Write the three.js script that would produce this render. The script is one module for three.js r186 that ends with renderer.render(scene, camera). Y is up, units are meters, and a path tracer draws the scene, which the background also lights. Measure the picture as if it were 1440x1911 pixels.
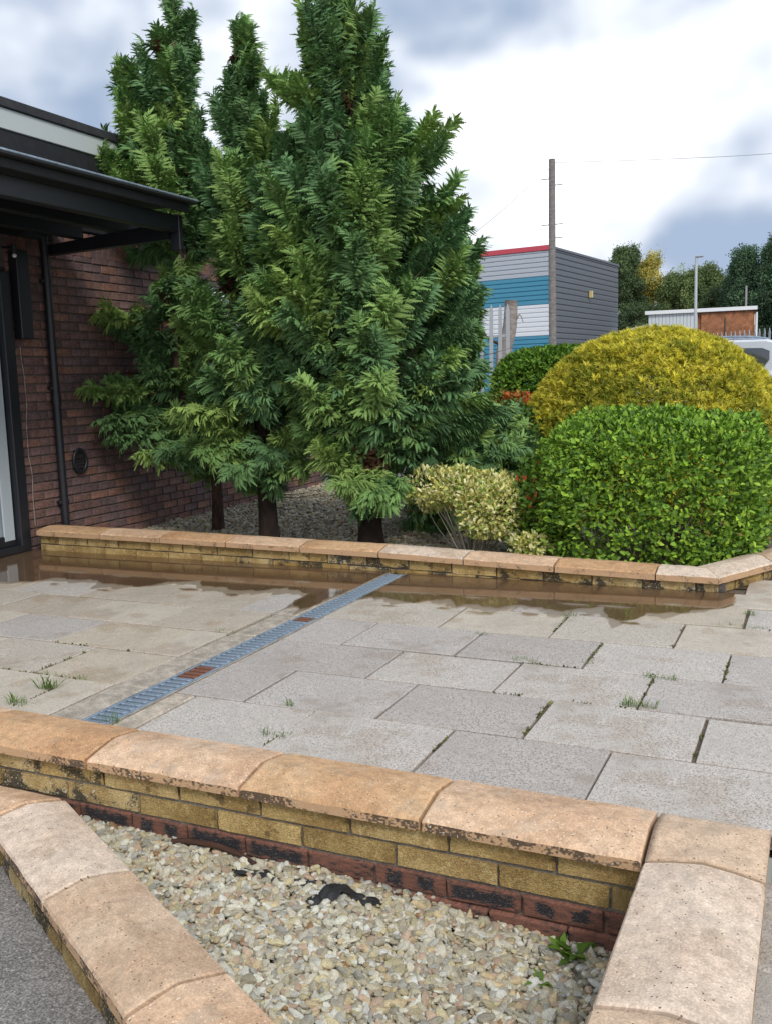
import * as THREE from 'three';
import { mergeGeometries } from 'three/addons/utils/BufferGeometryUtils.js';

// ---------------------------------------------------------------- camera, sky, sun, exposure
const scene = new THREE.Scene();
const camera = new THREE.PerspectiveCamera(57.26, 771 / 1024, 0.05, 1500);
camera.rotation.order = 'YXZ';
camera.position.set(0, 1.3, 0);
camera.rotation.set(THREE.MathUtils.degToRad(-7.985), THREE.MathUtils.degToRad(24.8), THREE.MathUtils.degToRad(-1.75));
const renderer = new THREE.WebGLRenderer({ antialias: true });
renderer.toneMapping = THREE.LinearToneMapping;
renderer.toneMappingExposure = 1.5;
renderer.shadowMap.enabled = true;

// seeded random and periodic value noise
function rngOf(seed) { let a = seed >>> 0; return () => { a = (a + 0x6D2B79F5) >>> 0; let t = a; t = Math.imul(t ^ (t >>> 15), t | 1); t ^= t + Math.imul(t ^ (t >>> 7), t | 61); return ((t ^ (t >>> 14)) >>> 0) / 4294967296; }; }
const R0 = rngOf(7);
function hash3(x, y, z) { let h = Math.imul(x, 374761393) ^ Math.imul(y, 668265263) ^ Math.imul(z, 2147483647 ^ 0x5bd1e995); h = Math.imul(h ^ (h >>> 13), 1274126177); h ^= h >>> 16; return (h >>> 0) / 4294967296; }
const sm = t => t * t * (3 - 2 * t), lerp = (a, b, t) => a + (b - a) * t, clamp = (v, a = 0, b = 1) => Math.min(b, Math.max(a, v));
const smooth = (a, b, v) => sm(clamp((v - a) / (b - a)));
function vnoise(x, y, per = 0, seed = 0) {
  const xi = Math.floor(x), yi = Math.floor(y), fx = sm(x - xi), fy = sm(y - yi);
  const w = v => per ? ((v % per) + per) % per : v;
  return lerp(lerp(hash3(w(xi), w(yi), seed), hash3(w(xi + 1), w(yi), seed), fx), lerp(hash3(w(xi), w(yi + 1), seed), hash3(w(xi + 1), w(yi + 1), seed), fx), fy);
}
function fbm(x, y, per, oct, seed = 0, gain = 0.5) { let s = 0, a = 1, t = 0; for (let i = 0; i < oct; i++) { s += a * vnoise(x, y, per, seed + i * 17); t += a; a *= gain; x *= 2; y *= 2; per *= 2; } return s / t; }
function vnoise3(x, y, z, seed = 0) {
  const xi = Math.floor(x), yi = Math.floor(y), zi = Math.floor(z), fx = sm(x - xi), fy = sm(y - yi), fz = sm(z - zi);
  const h = (a, b, c) => hash3(a + c * 57, b + c * 131, seed);
  const l = (c) => lerp(lerp(h(xi, yi, c), h(xi + 1, yi, c), fx), lerp(h(xi, yi + 1, c), h(xi + 1, yi + 1, c), fx), fy);
  return lerp(l(zi), l(zi + 1), fz);
}
function fbm3(x, y, z, oct, seed = 0) { let s = 0, a = 1, t = 0; for (let i = 0; i < oct; i++) { s += a * vnoise3(x, y, z, seed + i * 13); t += a; a *= 0.5; x *= 2.03; y *= 2.03; z *= 2.03; } return s / t; }

// the cloudy sky: a broken deck of grey-blue and white cloud
{
  const W = 1024, H = 512, data = new Float32Array(W * H * 4);
  // large cloud features seen in the sky: direction, angular radius, brightness change
  const feats = [
    [-0.33, 0.215, -0.92, 0.085, 0.27], [-0.26, 0.215, -0.94, 0.075, 0.26], [-0.18, 0.225, -0.955, 0.065, 0.28], [-0.258, 0.148, -0.955, 0.028, 0.34], [-0.20, 0.158, -0.968, 0.03, 0.32], [-0.47, 0.235, -0.85, 0.08, 0.26], [-0.12, 0.245, -0.96, 0.05, 0.18],
    [-0.09, 0.10, -0.99, 0.09, -0.20], [-0.05, 0.19, -0.978, 0.055, -0.12], [-0.15, 0.350, -0.92, 0.09, -0.26], [-0.66, 0.33, -0.68, 0.14, -0.14], [-0.335, 0.315, -0.896, 0.075, -0.22], [-0.28, 0.115, -0.95, 0.05, -0.22], [-0.19, 0.10, -0.97, 0.06, -0.22], [-0.30, 0.165, -0.94, 0.03, -0.14], [-0.13, 0.14, -0.98, 0.05, -0.2], [-0.10, 0.30, -0.95, 0.07, -0.14],
  ];
  for (let j = 0; j < H; j++) for (let i = 0; i < W; i++) {
    const ph = ((i + 0.5) / W - 0.5) * 2 * Math.PI, th = ((j + 0.5) / H - 0.5) * Math.PI;
    const x = Math.cos(ph) * Math.cos(th), z = Math.sin(ph) * Math.cos(th), y = Math.sin(th);
    const k = 1.15 / (Math.max(y, 0) + 0.22);
    const wx = x * k, wz = z * k;
    const wob = fbm3(wx * 1.3 + 9, wz * 1.3, 4.2, 4, 41) - 0.5;
    let c = fbm3(wx * 0.9 + wob * 0.8 + 3.1, wz * 0.9 + wob * 0.6, y * 1.4 + 1.7, 6, 5);
    let b = 0.43 + (c - 0.5) * 1.25;
    const fr = fbm3(x * 9 + 5, y * 14, z * 9, 5, 77) - 0.5;
    for (const [fx, fy, fz, rad, amp] of feats) {
      const d = Math.acos(clamp(x * fx + y * fy + z * fz, -1, 1)) / rad;
      b += amp * Math.exp(-Math.pow(d * (1 + fr * 1.5), 2.0)) * 1.05;
    }
    { let bl2 = 0, am = 0.5, q = 9; for (let o = 0; o < 4; o++) { bl2 += am * (1 - Math.abs(2 * vnoise3(x * q + 31, y * q * 1.7, z * q, 300 + o) - 1)); am *= 0.5; q *= 2.1; } b += (bl2 - 0.55) * 0.75; }
    b += fr * 0.3 + (fbm3(x * 14 + 3 + fr * 3, y * 30, z * 14, 5, 177) - 0.5) * 0.36;
    b = clamp(b, 0.05, 1.1);
    const w = smooth(0.02, 0.98, b);
    let r = lerp(0.25, 0.92, w), g = lerp(0.32, 0.93, w), bl = lerp(0.44, 0.95, w);
    if (y < -0.02) { r = 0.22; g = 0.22; bl = 0.2; }
    const o = (j * W + i) * 4; data[o] = r; data[o + 1] = g; data[o + 2] = bl; data[o + 3] = 1;
  }
  const t = new THREE.DataTexture(data, W, H, THREE.RGBAFormat, THREE.FloatType);
  t.mapping = THREE.EquirectangularReflectionMapping; t.magFilter = THREE.LinearFilter; t.minFilter = THREE.LinearFilter; t.wrapS = THREE.RepeatWrapping; t.needsUpdate = true;
  scene.background = t; scene.environment = t;
}
const sun = new THREE.DirectionalLight(new THREE.Color(1.0, 0.95, 0.87), 1.5);
sun.position.set(5.5, 10, 1.5); sun.target.position.set(-2, 0, -6);
sun.castShadow = true; sun.shadow.radius = 24; sun.shadow.mapSize.set(2048, 2048);
Object.assign(sun.shadow.camera, { left: -14, right: 14, top: 14, bottom: -14, near: 1, far: 60 });
scene.add(sun, sun.target);

// ---------------------------------------------------------------- helpers
const names = new Map();
function numbered(n) { const k = names.get(n) || 0; names.set(n, k + 1); return k ? `${n}_${String(k).padStart(3, '0')}` : n; }
function shade(o) { o.traverse(m => { if (m.isMesh) { m.castShadow = true; m.receiveShadow = true; } }); return o; }
const groupOf = { conifer_tree: 'conifers in the bed beside the brick building', distant_tree: 'trees on the far skyline', planter_wall: 'walls around the front gravel planter', palisade_fence: 'steel palisade fences', clipped_shrub: 'clipped green shrubs', variegated_shrub: 'variegated shrubs', weed: 'weeds on the patio and gravel', overhead_wire: 'overhead wires on the telegraph pole', fabric_scrap: 'scraps of black membrane on the gravel' };
function thing(name, label, category, pos = [0, 0, 0], turn = 0, group = groupOf[name]) {
  const o = new THREE.Group(); o.name = numbered(name); o.position.set(...pos); o.rotation.y = turn; scene.add(o);
  o.userData = { label, category }; if (group) o.userData.group = group; return o;
}
function mesh(name, geo, mat, parent) { const m = new THREE.Mesh(geo, mat); m.name = name; m.castShadow = m.receiveShadow = true; parent.add(m); return m; }
function solo(name, geo, mat, label, category, group = groupOf[name]) { const m = mesh(numbered(name), geo, mat, scene); m.userData = { label, category }; if (group) m.userData.group = group; return m; }
function struct(name, geo, mat) { const m = mesh(name, geo, mat, scene); m.userData = { kind: 'structure' }; return m; }
function stuff(m) { m.userData.kind = 'stuff'; return m; }
const V = (x, y, z) => new THREE.Vector3(x, y, z);

function geoFrom(pos, idx, uv) {
  let g = new THREE.BufferGeometry(); g.setAttribute('position', new THREE.Float32BufferAttribute(pos, 3));
  if (uv) g.setAttribute('uv', new THREE.Float32BufferAttribute(uv, 2));
  if (idx) { g.setIndex(idx); }
  g.computeVertexNormals(); return g;
}
// uv in metres from the dominant normal
function boxUV(g0, ox = 0, oy = 0, s = 1) {
  const g = g0.index ? g0.toNonIndexed() : g0, p = g.attributes.position, uv = new Float32Array(p.count * 2);
  const a = V(), b = V(), c = V(), n = V();
  for (let i = 0; i < p.count; i += 3) {
    a.fromBufferAttribute(p, i); b.fromBufferAttribute(p, i + 1); c.fromBufferAttribute(p, i + 2);
    n.copy(b).sub(a).cross(c.clone().sub(a)); const ax = Math.abs(n.x), ay = Math.abs(n.y), az = Math.abs(n.z);
    for (let k = 0; k < 3; k++) {
      const q = [a, b, c][k]; let u, v;
      if (ay >= ax && ay >= az) { u = q.x; v = q.z; } else if (ax >= az) { u = q.z; v = q.y; } else { u = q.x; v = q.y; }
      uv[(i + k) * 2] = (u + ox) * s; uv[(i + k) * 2 + 1] = (v + oy) * s;
    }
  }
  g.setAttribute('uv', new THREE.BufferAttribute(uv, 2)); return g;
}
// box with chamfered edges, centred; corners may be jittered
function chamferBox(w, h, d, c, jit = 0, seed = 1, ox = 0, oy = 0) {
  const r = rngOf(seed), P = {};
  for (const sx of [-1, 1]) for (const sy of [-1, 1]) for (const sz of [-1, 1]) {
    const jx = (r() - 0.5) * jit, jy = (r() - 0.5) * jit * 0.5, jz = (r() - 0.5) * jit, cc = c * (0.7 + r() * 0.9);
    const X = sx * w / 2 + jx, Y = sy * h / 2 + jy, Z = sz * d / 2 + jz;
    P[`${sx},${sy},${sz}`] = { x: V(X, Y - sy * cc, Z - sz * cc), y: V(X - sx * cc, Y, Z - sz * cc), z: V(X - sx * cc, Y - sy * cc, Z) };
  }
  const pos = [], tri = (a, b, c2, out) => { const n = b.clone().sub(a).cross(c2.clone().sub(a)); if (n.dot(out) < 0) [b, c2] = [c2, b]; for (const q of [a, b, c2]) pos.push(q.x, q.y, q.z); };
  const quad = (a, b, c2, d2, out) => { tri(a, b, c2, out); tri(a, c2, d2, out); };
  const K = (x, y, z) => P[`${x},${y},${z}`];
  for (const s of [-1, 1]) {
    quad(K(s, -1, -1).x, K(s, 1, -1).x, K(s, 1, 1).x, K(s, -1, 1).x, V(s, 0, 0));
    quad(K(-1, s, -1).y, K(1, s, -1).y, K(1, s, 1).y, K(-1, s, 1).y, V(0, s, 0));
    quad(K(-1, -1, s).z, K(1, -1, s).z, K(1, 1, s).z, K(-1, 1, s).z, V(0, 0, s));
    for (const t of [-1, 1]) {
      quad(K(s, t, -1).x, K(s, t, 1).x, K(s, t, 1).y, K(s, t, -1).y, V(s, t, 0));
      quad(K(s, -1, t).x, K(s, 1, t).x, K(s, 1, t).z, K(s, -1, t).z, V(s, 0, t));
      quad(K(-1, s, t).y, K(1, s, t).y, K(1, s, t).z, K(-1, s, t).z, V(0, s, t));
      for (const q of [-1, 1]) tri(K(s, t, q).x, K(s, t, q).y, K(s, t, q).z, V(s, t, q));
    }
  }
  return boxUV(geoFrom(pos), ox, oy);
}
// block with a roughly dressed front (+z)
function roughBlock(w, h, d, amp, seed) {
  const g = new THREE.BoxGeometry(w, h, d, 8, 3, 1), p = g.attributes.position;
  for (let i = 0; i < p.count; i++) {
    const x = p.getX(i), y = p.getY(i), z = p.getZ(i);
    if (z > 0) {
      const e = Math.min(w / 2 - Math.abs(x), h / 2 - Math.abs(y));
      p.setZ(i, z + (e < 0.002 ? -amp * 1.1 : (vnoise(x * 38 + seed * 9, y * 60 + seed * 3, 0, seed) - 0.35) * amp * 1.6));
      if (e < 0.002) { p.setX(i, x + (vnoise(y * 90, x * 70, 0, seed + 4) - 0.5) * 0.004); p.setY(i, y + (vnoise(x * 60, y * 50 + 7, 0, seed + 9) - 0.5) * 0.004); }
    }
  }
  return boxUV(g, seed * 0.37, seed * 0.21);
}
function box(w, h, d, x = 0, y = 0, z = 0) { const g = new THREE.BoxGeometry(w, h, d).toNonIndexed(); g.translate(x, y, z); return boxUV(g); }
function cbox(w, h, d, x, y, z, c = 0.006) { const g = chamferBox(w, h, d, Math.min(c, w / 3, h / 3, d / 3)); g.translate(x, y, z); return g; }
function merge(list) { return mergeGeometries(list.map(g => { const q = g.index ? g.toNonIndexed() : g; for (const k of Object.keys(q.attributes)) if (!['position', 'normal', 'uv'].includes(k)) q.deleteAttribute(k); if (!q.attributes.uv) q.setAttribute('uv', new THREE.BufferAttribute(new Float32Array(q.attributes.position.count * 2), 2)); return q; })); }
function tube(pts, r, seg = 12, rad = 6, taper = null) {
  const c = new THREE.CatmullRomCurve3(pts), fr = c.computeFrenetFrames(seg), pos = [], idx = [], uv = [];
  for (let i = 0; i <= seg; i++) {
    const t = i / seg, p = c.getPoint(t), rr = taper ? taper(t) * r : r;
    for (let k = 0; k <= rad; k++) {
      const a = k / rad * Math.PI * 2, q = p.clone().addScaledVector(fr.normals[i], Math.cos(a) * rr).addScaledVector(fr.binormals[i], Math.sin(a) * rr);
      pos.push(q.x, q.y, q.z); uv.push(k / rad * 0.3, t * c.getLength());
      if (i < seg && k < rad) { const o = i * (rad + 1) + k; idx.push(o, o + rad + 1, o + 1, o + 1, o + rad + 1, o + rad + 2); }
    }
  }
  // end caps
  for (const [i, s] of [[0, 1], [seg, -1]]) { const p = c.getPoint(i / seg), n0 = pos.length / 3; pos.push(p.x, p.y, p.z); uv.push(0, 0); for (let k = 0; k < rad; k++) { const o = i * (rad + 1) + k; s > 0 ? idx.push(n0, o + 1, o) : idx.push(n0, o, o + 1); } }
  return geoFrom(pos, idx, uv);
}

// ---------------------------------------------------------------- procedural textures
function tex(size, fn, srgb = true) {
  const d = new Uint8Array(size * size * 4);
  for (let j = 0; j < size; j++) for (let i = 0; i < size; i++) { const c = fn(i / size, j / size), o = (j * size + i) * 4; d[o] = clamp(c[0], 0, 255); d[o + 1] = clamp(c[1], 0, 255); d[o + 2] = clamp(c[2], 0, 255); d[o + 3] = 255; }
  const t = new THREE.DataTexture(d, size, size, THREE.RGBAFormat); t.wrapS = t.wrapT = THREE.RepeatWrapping; t.magFilter = THREE.LinearFilter; t.minFilter = THREE.LinearMipmapLinearFilter; t.generateMipmaps = true;
  if (srgb) t.colorSpace = THREE.SRGBColorSpace; t.needsUpdate = true; return t;
}
function rep(t, x, y = x) { const q = t.clone(); q.repeat.set(x, y); q.needsUpdate = true; return q; }
const mixc = (a, b, t) => [lerp(a[0], b[0], t), lerp(a[1], b[1], t), lerp(a[2], b[2], t)];
// concrete flag: worn face with exposed fine aggregate; 1 repeat = 1.3 m
function flagTex(seed, rough, base, dark, stain) {
  return tex(1024, (u, v) => {
    const big = fbm(u * 5, v * 5, 5, 4, seed), fine = vnoise(u * 340, v * 340, 340, seed + 50), fine2 = vnoise(u * 512, v * 512, 512, seed + 60), mid = fbm(u * 34, v * 34, 34, 3, seed + 20);
    const pit = smooth(0.5, 0.78, fine * 0.55 + fine2 * 0.45 + (mid - 0.5) * 0.25 + (big - 0.5) * 0.3) * rough;
    let c = mixc(base, dark, pit); const k = 1 + (big - 0.5) * 0.22 + (mid - 0.5) * 0.16 + (fine2 - 0.5) * 0.12; c = c.map(q => q * k);
    const s = smooth(0.60, 0.75, fbm(u * 7 + 3, v * 7, 7, 4, seed + 90)) * stain; c = mixc(c, [c[0] * 0.86, c[1] * 0.81, c[2] * 0.76], s);
    if (hash3(Math.floor(u * 340), Math.floor(v * 340), seed + 8) > 0.985) c = mixc(c, [225, 220, 210], 0.55);
    return c;
  });
}
const flagA = flagTex(1, 0.75, [189, 184, 178], [120, 116, 113], 0.4), flagB = flagTex(31, 0.6, [187, 181, 173], [134, 129, 123], 0.5);
const bumpFine = tex(512, (u, v) => { const f = vnoise(u * 150, v * 150, 150, 3) * 0.5 + vnoise(u * 250, v * 250, 250, 4) * 0.3 + fbm(u * 12, v * 12, 12, 3, 6) * 0.5; return [f * 190, f * 190, f * 190]; }, false);
const copeTex = (seed, a, b, wht) => tex(1024, (u, v) => {
  const big = fbm(u * 4, v * 4, 4, 5, seed), mid = fbm(u * 40, v * 40, 40, 3, seed + 5), fine = vnoise(u * 300, v * 300, 300, seed + 9);
  let c = mixc(a, b, smooth(0.3, 0.7, big)); const k = 1 + (mid - 0.5) * 0.22 + (fine - 0.5) * 0.2; c = c.map(q => q * k);
  const gx = Math.floor(u * 190), gy = Math.floor(v * 190), h = hash3(gx, gy, seed + 70), inx = u * 190 - gx - 0.5, iny = v * 190 - gy - 0.5, rr = Math.hypot(inx, iny);
  if (h > 0.975 && rr < 0.45) c = mixc(c, [238, 226, 208], wht);                // pale aggregate
  if (h < 0.012 && rr < 0.4) c = mixc(c, [70, 55, 42], 0.8);                       // small pits
  const li = smooth(0.66, 0.74, fbm(u * 13 + 2, v * 13, 13, 4, seed + 33)); c = mixc(c, [176, 164, 150], li * 0.28); const dk = smooth(0.62, 0.72, fbm(u * 9 + 5, v * 9 + 1, 9, 5, seed + 47)); c = mixc(c, [c[0] * 0.72, c[1] * 0.68, c[2] * 0.62], dk * 0.22);
  return c;
});
const copeA = copeTex(2, [205, 175, 146], [193, 160, 130], 0.75), copeB = copeTex(12, [204, 186, 168], [190, 168, 147], 0.6);
const dirtTex = (lo, hi, dark) => tex(512, (u, v) => { const f = fbm(u * 9, v * 9, 9, 5, 71), g = vnoise(u * 90, v * 90, 90, 7); let c = mixc([186, 152, 118], dark, smooth(lo, hi, f + (g - 0.5) * 0.45)); if (g > 0.93) c = [200, 195, 180]; return c; });
const copeDirt = dirtTex(0.46, 0.66, [92, 76, 60]), copeClean = dirtTex(0.56, 0.85, [130, 106, 84]);
const yelTex = (seed, moss) => tex(512, (u, v) => {
  const big = fbm(u * 6, v * 6, 6, 4, seed), mid = fbm(u * 30, v * 30, 30, 3, seed + 3), fine = vnoise(u * 160, v * 160, 160, seed + 6);
  let c = mixc([186, 164, 116], [158, 134, 88], smooth(0.3, 0.7, big)); c = mixc(c, [196, 180, 136], smooth(0.6, 0.75, mid) * 0.5); c = c.map(q => q * (0.85 + fine * 0.3));
  const m = fbm(u * 11, v * 11, 11, 5, seed + 40);
  if (moss) { c = mixc(c, [42, 40, 34], smooth(0.44, 0.66, m + (fine - 0.5) * 0.35) * 0.8); if (vnoise(u * 110, v * 110, 110, seed + 80) > 0.8 && m > 0.4) c = mixc(c, [206, 204, 190], 0.7); }
  else c = mixc(c, [80, 66, 42], smooth(0.62, 0.72, m) * 0.6);
  return c;
});
const yelA = yelTex(21, false), yelM = yelTex(28, true);
const grainTex = tex(512, (u, v) => { const f = 0.72 + fbm(u * 24, v * 24, 24, 4, 15) * 0.36 + (vnoise(u * 200, v * 200, 200, 2) - 0.5) * 0.22; return [f * 235, f * 235, f * 235]; });
const brickTex = tex(512, (u, v) => { const b = fbm(u * 7, v * 7, 7, 4, 51), f = vnoise(u * 180, v * 180, 180, 52), m = fbm(u * 40, v * 40, 40, 3, 53); let k = 0.7 + b * 0.4 + (m - 0.5) * 0.35 + (f - 0.5) * 0.25; let c = [235 * k, 228 * k, 226 * k]; if (f > 0.95) c = mixc(c, [255, 250, 240], 0.5); return c; });
const tarTex = tex(1024, (u, v) => { const b = fbm(u * 5, v * 5, 5, 4, 61), f = vnoise(u * 240, v * 240, 240, 62), g = vnoise(u * 410, v * 410, 410, 63); let k = 0.86 + (b - 0.5) * 0.3 + (f - 0.5) * 0.4 + (g - 0.5) * 0.3; if (f > 0.92) k += 0.18; return [150 * k, 146 * k, 143 * k]; });
const soilTex = tex(512, (u, v) => { const b = fbm(u * 8, v * 8, 8, 5, 64), f = vnoise(u * 140, v * 140, 140, 65); const k = 0.6 + b * 0.5 + (f - 0.5) * 0.5; return [112 * k, 98 * k, 82 * k]; });
const barkTex = tex(512, (u, v) => { const f = fbm(u * 24, v * 6, 24, 5, 88), g = vnoise(u * 60, v * 14, 60, 3); const k = 0.5 + f * 0.7 + (g - 0.5) * 0.3; return [120 * k, 100 * k, 88 * k]; });
const redTex = (seed, kind) => tex(256, (u, v) => {                           // scorched red brick, one brick per repeat
  const b = fbm(u * 8, v * 8, 8, 4, seed), f = vnoise(u * 70, v * 70, 70, seed + 2);
  let c = mixc([142, 96, 80], [114, 82, 71], smooth(0.3, 0.7, b)); c = c.map(q => q * (0.82 + f * 0.36));
  const n = (fbm(u * 14, v * 14, 14, 3, seed + 5) - 0.5) * 0.5; let m = 0;
  if (kind === 0) m = smooth(0.36, 0.2, Math.abs(v - 0.5) + n) * smooth(0.46, 0.36, Math.abs(u - 0.5) + n * 0.3);
  else if (kind === 1) m = Math.max(smooth(0.13, 0.08, Math.abs(u - 0.28) + n * 0.2), smooth(0.13, 0.08, Math.abs(u - 0.72) + n * 0.2)) * smooth(0.36, 0.24, Math.abs(v - 0.5) + n);
  else m = smooth(0.6, 0.75, b) * 0.8;
  c = mixc(c, [40, 40, 46], m * 0.92); if (m > 0.4 && f > 0.86) c = [150, 150, 150];
  return c;
});
const std = (o) => new THREE.MeshStandardMaterial({ roughness: 0.9, ...o });
const flagMats = [[flagA, 0xfaf8f6], [flagA, 0xf0eeee], [flagA, 0xe8e5e4], [flagB, 0xfaf6ee], [flagB, 0xf4eee2], [flagB, 0xece6dc], [flagA, 0xf6f2ea]].map(([t, c]) => std({ map: rep(t, 1 / 1.3), color: c, bumpMap: rep(bumpFine, 1 / 0.6), bumpScale: 0.0022, roughness: 0.92 }));
const copeMats = [[copeA, 0xffffff], [copeA, 0xf3ead8], [copeB, 0xffffff], [copeB, 0xf0e6da], [copeA, 0xeee0cc]].map(([t, c]) => std({ map: t, color: c, bumpMap: rep(bumpFine, 2.4), bumpScale: 0.0016, roughness: 0.85 }));
const copeEdge = std({ map: rep(copeDirt, 1.6), bumpMap: rep(bumpFine, 3), bumpScale: 0.003, roughness: 0.95 });
const copeEdgeClean = std({ map: rep(copeClean, 1.6), bumpMap: rep(bumpFine, 3), bumpScale: 0.002, roughness: 0.95 });
const yelMats = [0xf4f0e8, 0xe8e2d2, 0xdcd6c4, 0xf8f2e4].map(c => std({ map: rep(yelA, 1.7), color: c, bumpMap: rep(bumpFine, 2.6), bumpScale: 0.006 }));
const yelMoss = [0xffffff, 0xe6dcc4].map(c => std({ map: rep(yelM, 1.4), color: c, bumpMap: rep(bumpFine, 2.6), bumpScale: 0.006 }));
const M = {
  mortar: std({ color: new THREE.Color(0.26, 0.23, 0.19), map: grainTex, bumpMap: rep(bumpFine, 3), bumpScale: 0.003 }),
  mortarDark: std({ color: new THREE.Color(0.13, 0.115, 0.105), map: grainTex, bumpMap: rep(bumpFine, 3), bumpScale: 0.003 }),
  bed: std({ map: rep(soilTex, 2), bumpMap: rep(bumpFine, 3), bumpScale: 0.004 }),
  soil: std({ map: rep(soilTex, 1.5), color: 0xd8cbb8 }),
  tar: std({ map: rep(tarTex, 0.9), bumpMap: rep(bumpFine, 1.8), bumpScale: 0.004, roughness: 0.88 }),
  far: std({ map: rep(tarTex, 0.4), color: 0xd0d0cc }),
  concrete: std({ color: new THREE.Color(0.62, 0.54, 0.44), map: grainTex, bumpMap: rep(bumpFine, 2), bumpScale: 0.003 }),
  haunch: std({ color: new THREE.Color(0.54, 0.48, 0.40), map: grainTex, bumpMap: rep(bumpFine, 2), bumpScale: 0.004 }),
  galv: std({ color: new THREE.Color(0.38, 0.48, 0.60), metalness: 0.35, roughness: 0.42, map: grainTex }),
  rust: std({ color: new THREE.Color(0.24, 0.10, 0.06), roughness: 0.85, map: grainTex }),
  drainDark: std({ color: new THREE.Color(0.03, 0.035, 0.04) }),
  black: std({ color: new THREE.Color(0.014, 0.016, 0.021), roughness: 0.42 }),
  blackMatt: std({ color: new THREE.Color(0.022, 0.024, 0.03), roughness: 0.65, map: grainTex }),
  roofFelt: std({ color: new THREE.Color(0.05, 0.052, 0.06), roughness: 0.8, map: grainTex }),
  fascia: std({ color: new THREE.Color(0.50, 0.55, 0.56), roughness: 0.55 }),
  doorPanel: std({ color: new THREE.Color(0.42, 0.48, 0.52), roughness: 0.4 }),
  glassDoor: new THREE.MeshPhysicalMaterial({ color: new THREE.Color(0.30, 0.36, 0.40), roughness: 0.12, metalness: 0, clearcoat: 1, clearcoatRoughness: 0.03 }),
  glassDark: new THREE.MeshPhysicalMaterial({ color: new THREE.Color(0.05, 0.06, 0.07), roughness: 0.05, clearcoat: 1, clearcoatRoughness: 0.02 }),
  white: std({ color: 0xdfe3e6, roughness: 0.5 }), silver: new THREE.MeshPhysicalMaterial({ color: new THREE.Color(0.62, 0.65, 0.70), metalness: 0.35, roughness: 0.35, clearcoat: 1, clearcoatRoughness: 0.06 }),
  bark: std({ map: rep(barkTex, 1.5), color: 0xb8a8a0, bumpMap: rep(bumpFine, 3), bumpScale: 0.01 }), barkDark: std({ map: rep(barkTex, 1.5), color: 0x776a64, bumpMap: rep(bumpFine, 3), bumpScale: 0.01 }),
  barkPale: std({ map: rep(barkTex, 1.5), color: 0xffffff, bumpMap: rep(bumpFine, 2), bumpScale: 0.01 }),
  twig: std({ color: new THREE.Color(0.13, 0.095, 0.07) }), twigPale: std({ color: new THREE.Color(0.26, 0.23, 0.19) }),
  lime: std({ color: new THREE.Color(0.50, 0.44, 0.42) }),
};

// ---------------------------------------------------------------- ground
{
  const sheet = (x0, x1, z0, z1, y) => { const g = new THREE.PlaneGeometry(x1 - x0, z1 - z0, 1, 1); g.rotateX(-Math.PI / 2); g.translate((x0 + x1) / 2, y, (z0 + z1) / 2); return boxUV(g.toNonIndexed()); };
  struct('car_park_tarmac', sheet(-60, 60, -2.6, 60, -0.315), M.tar);
  struct('ground', sheet(-500, 500, -900, -2.71, -0.075), M.far);
}

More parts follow.
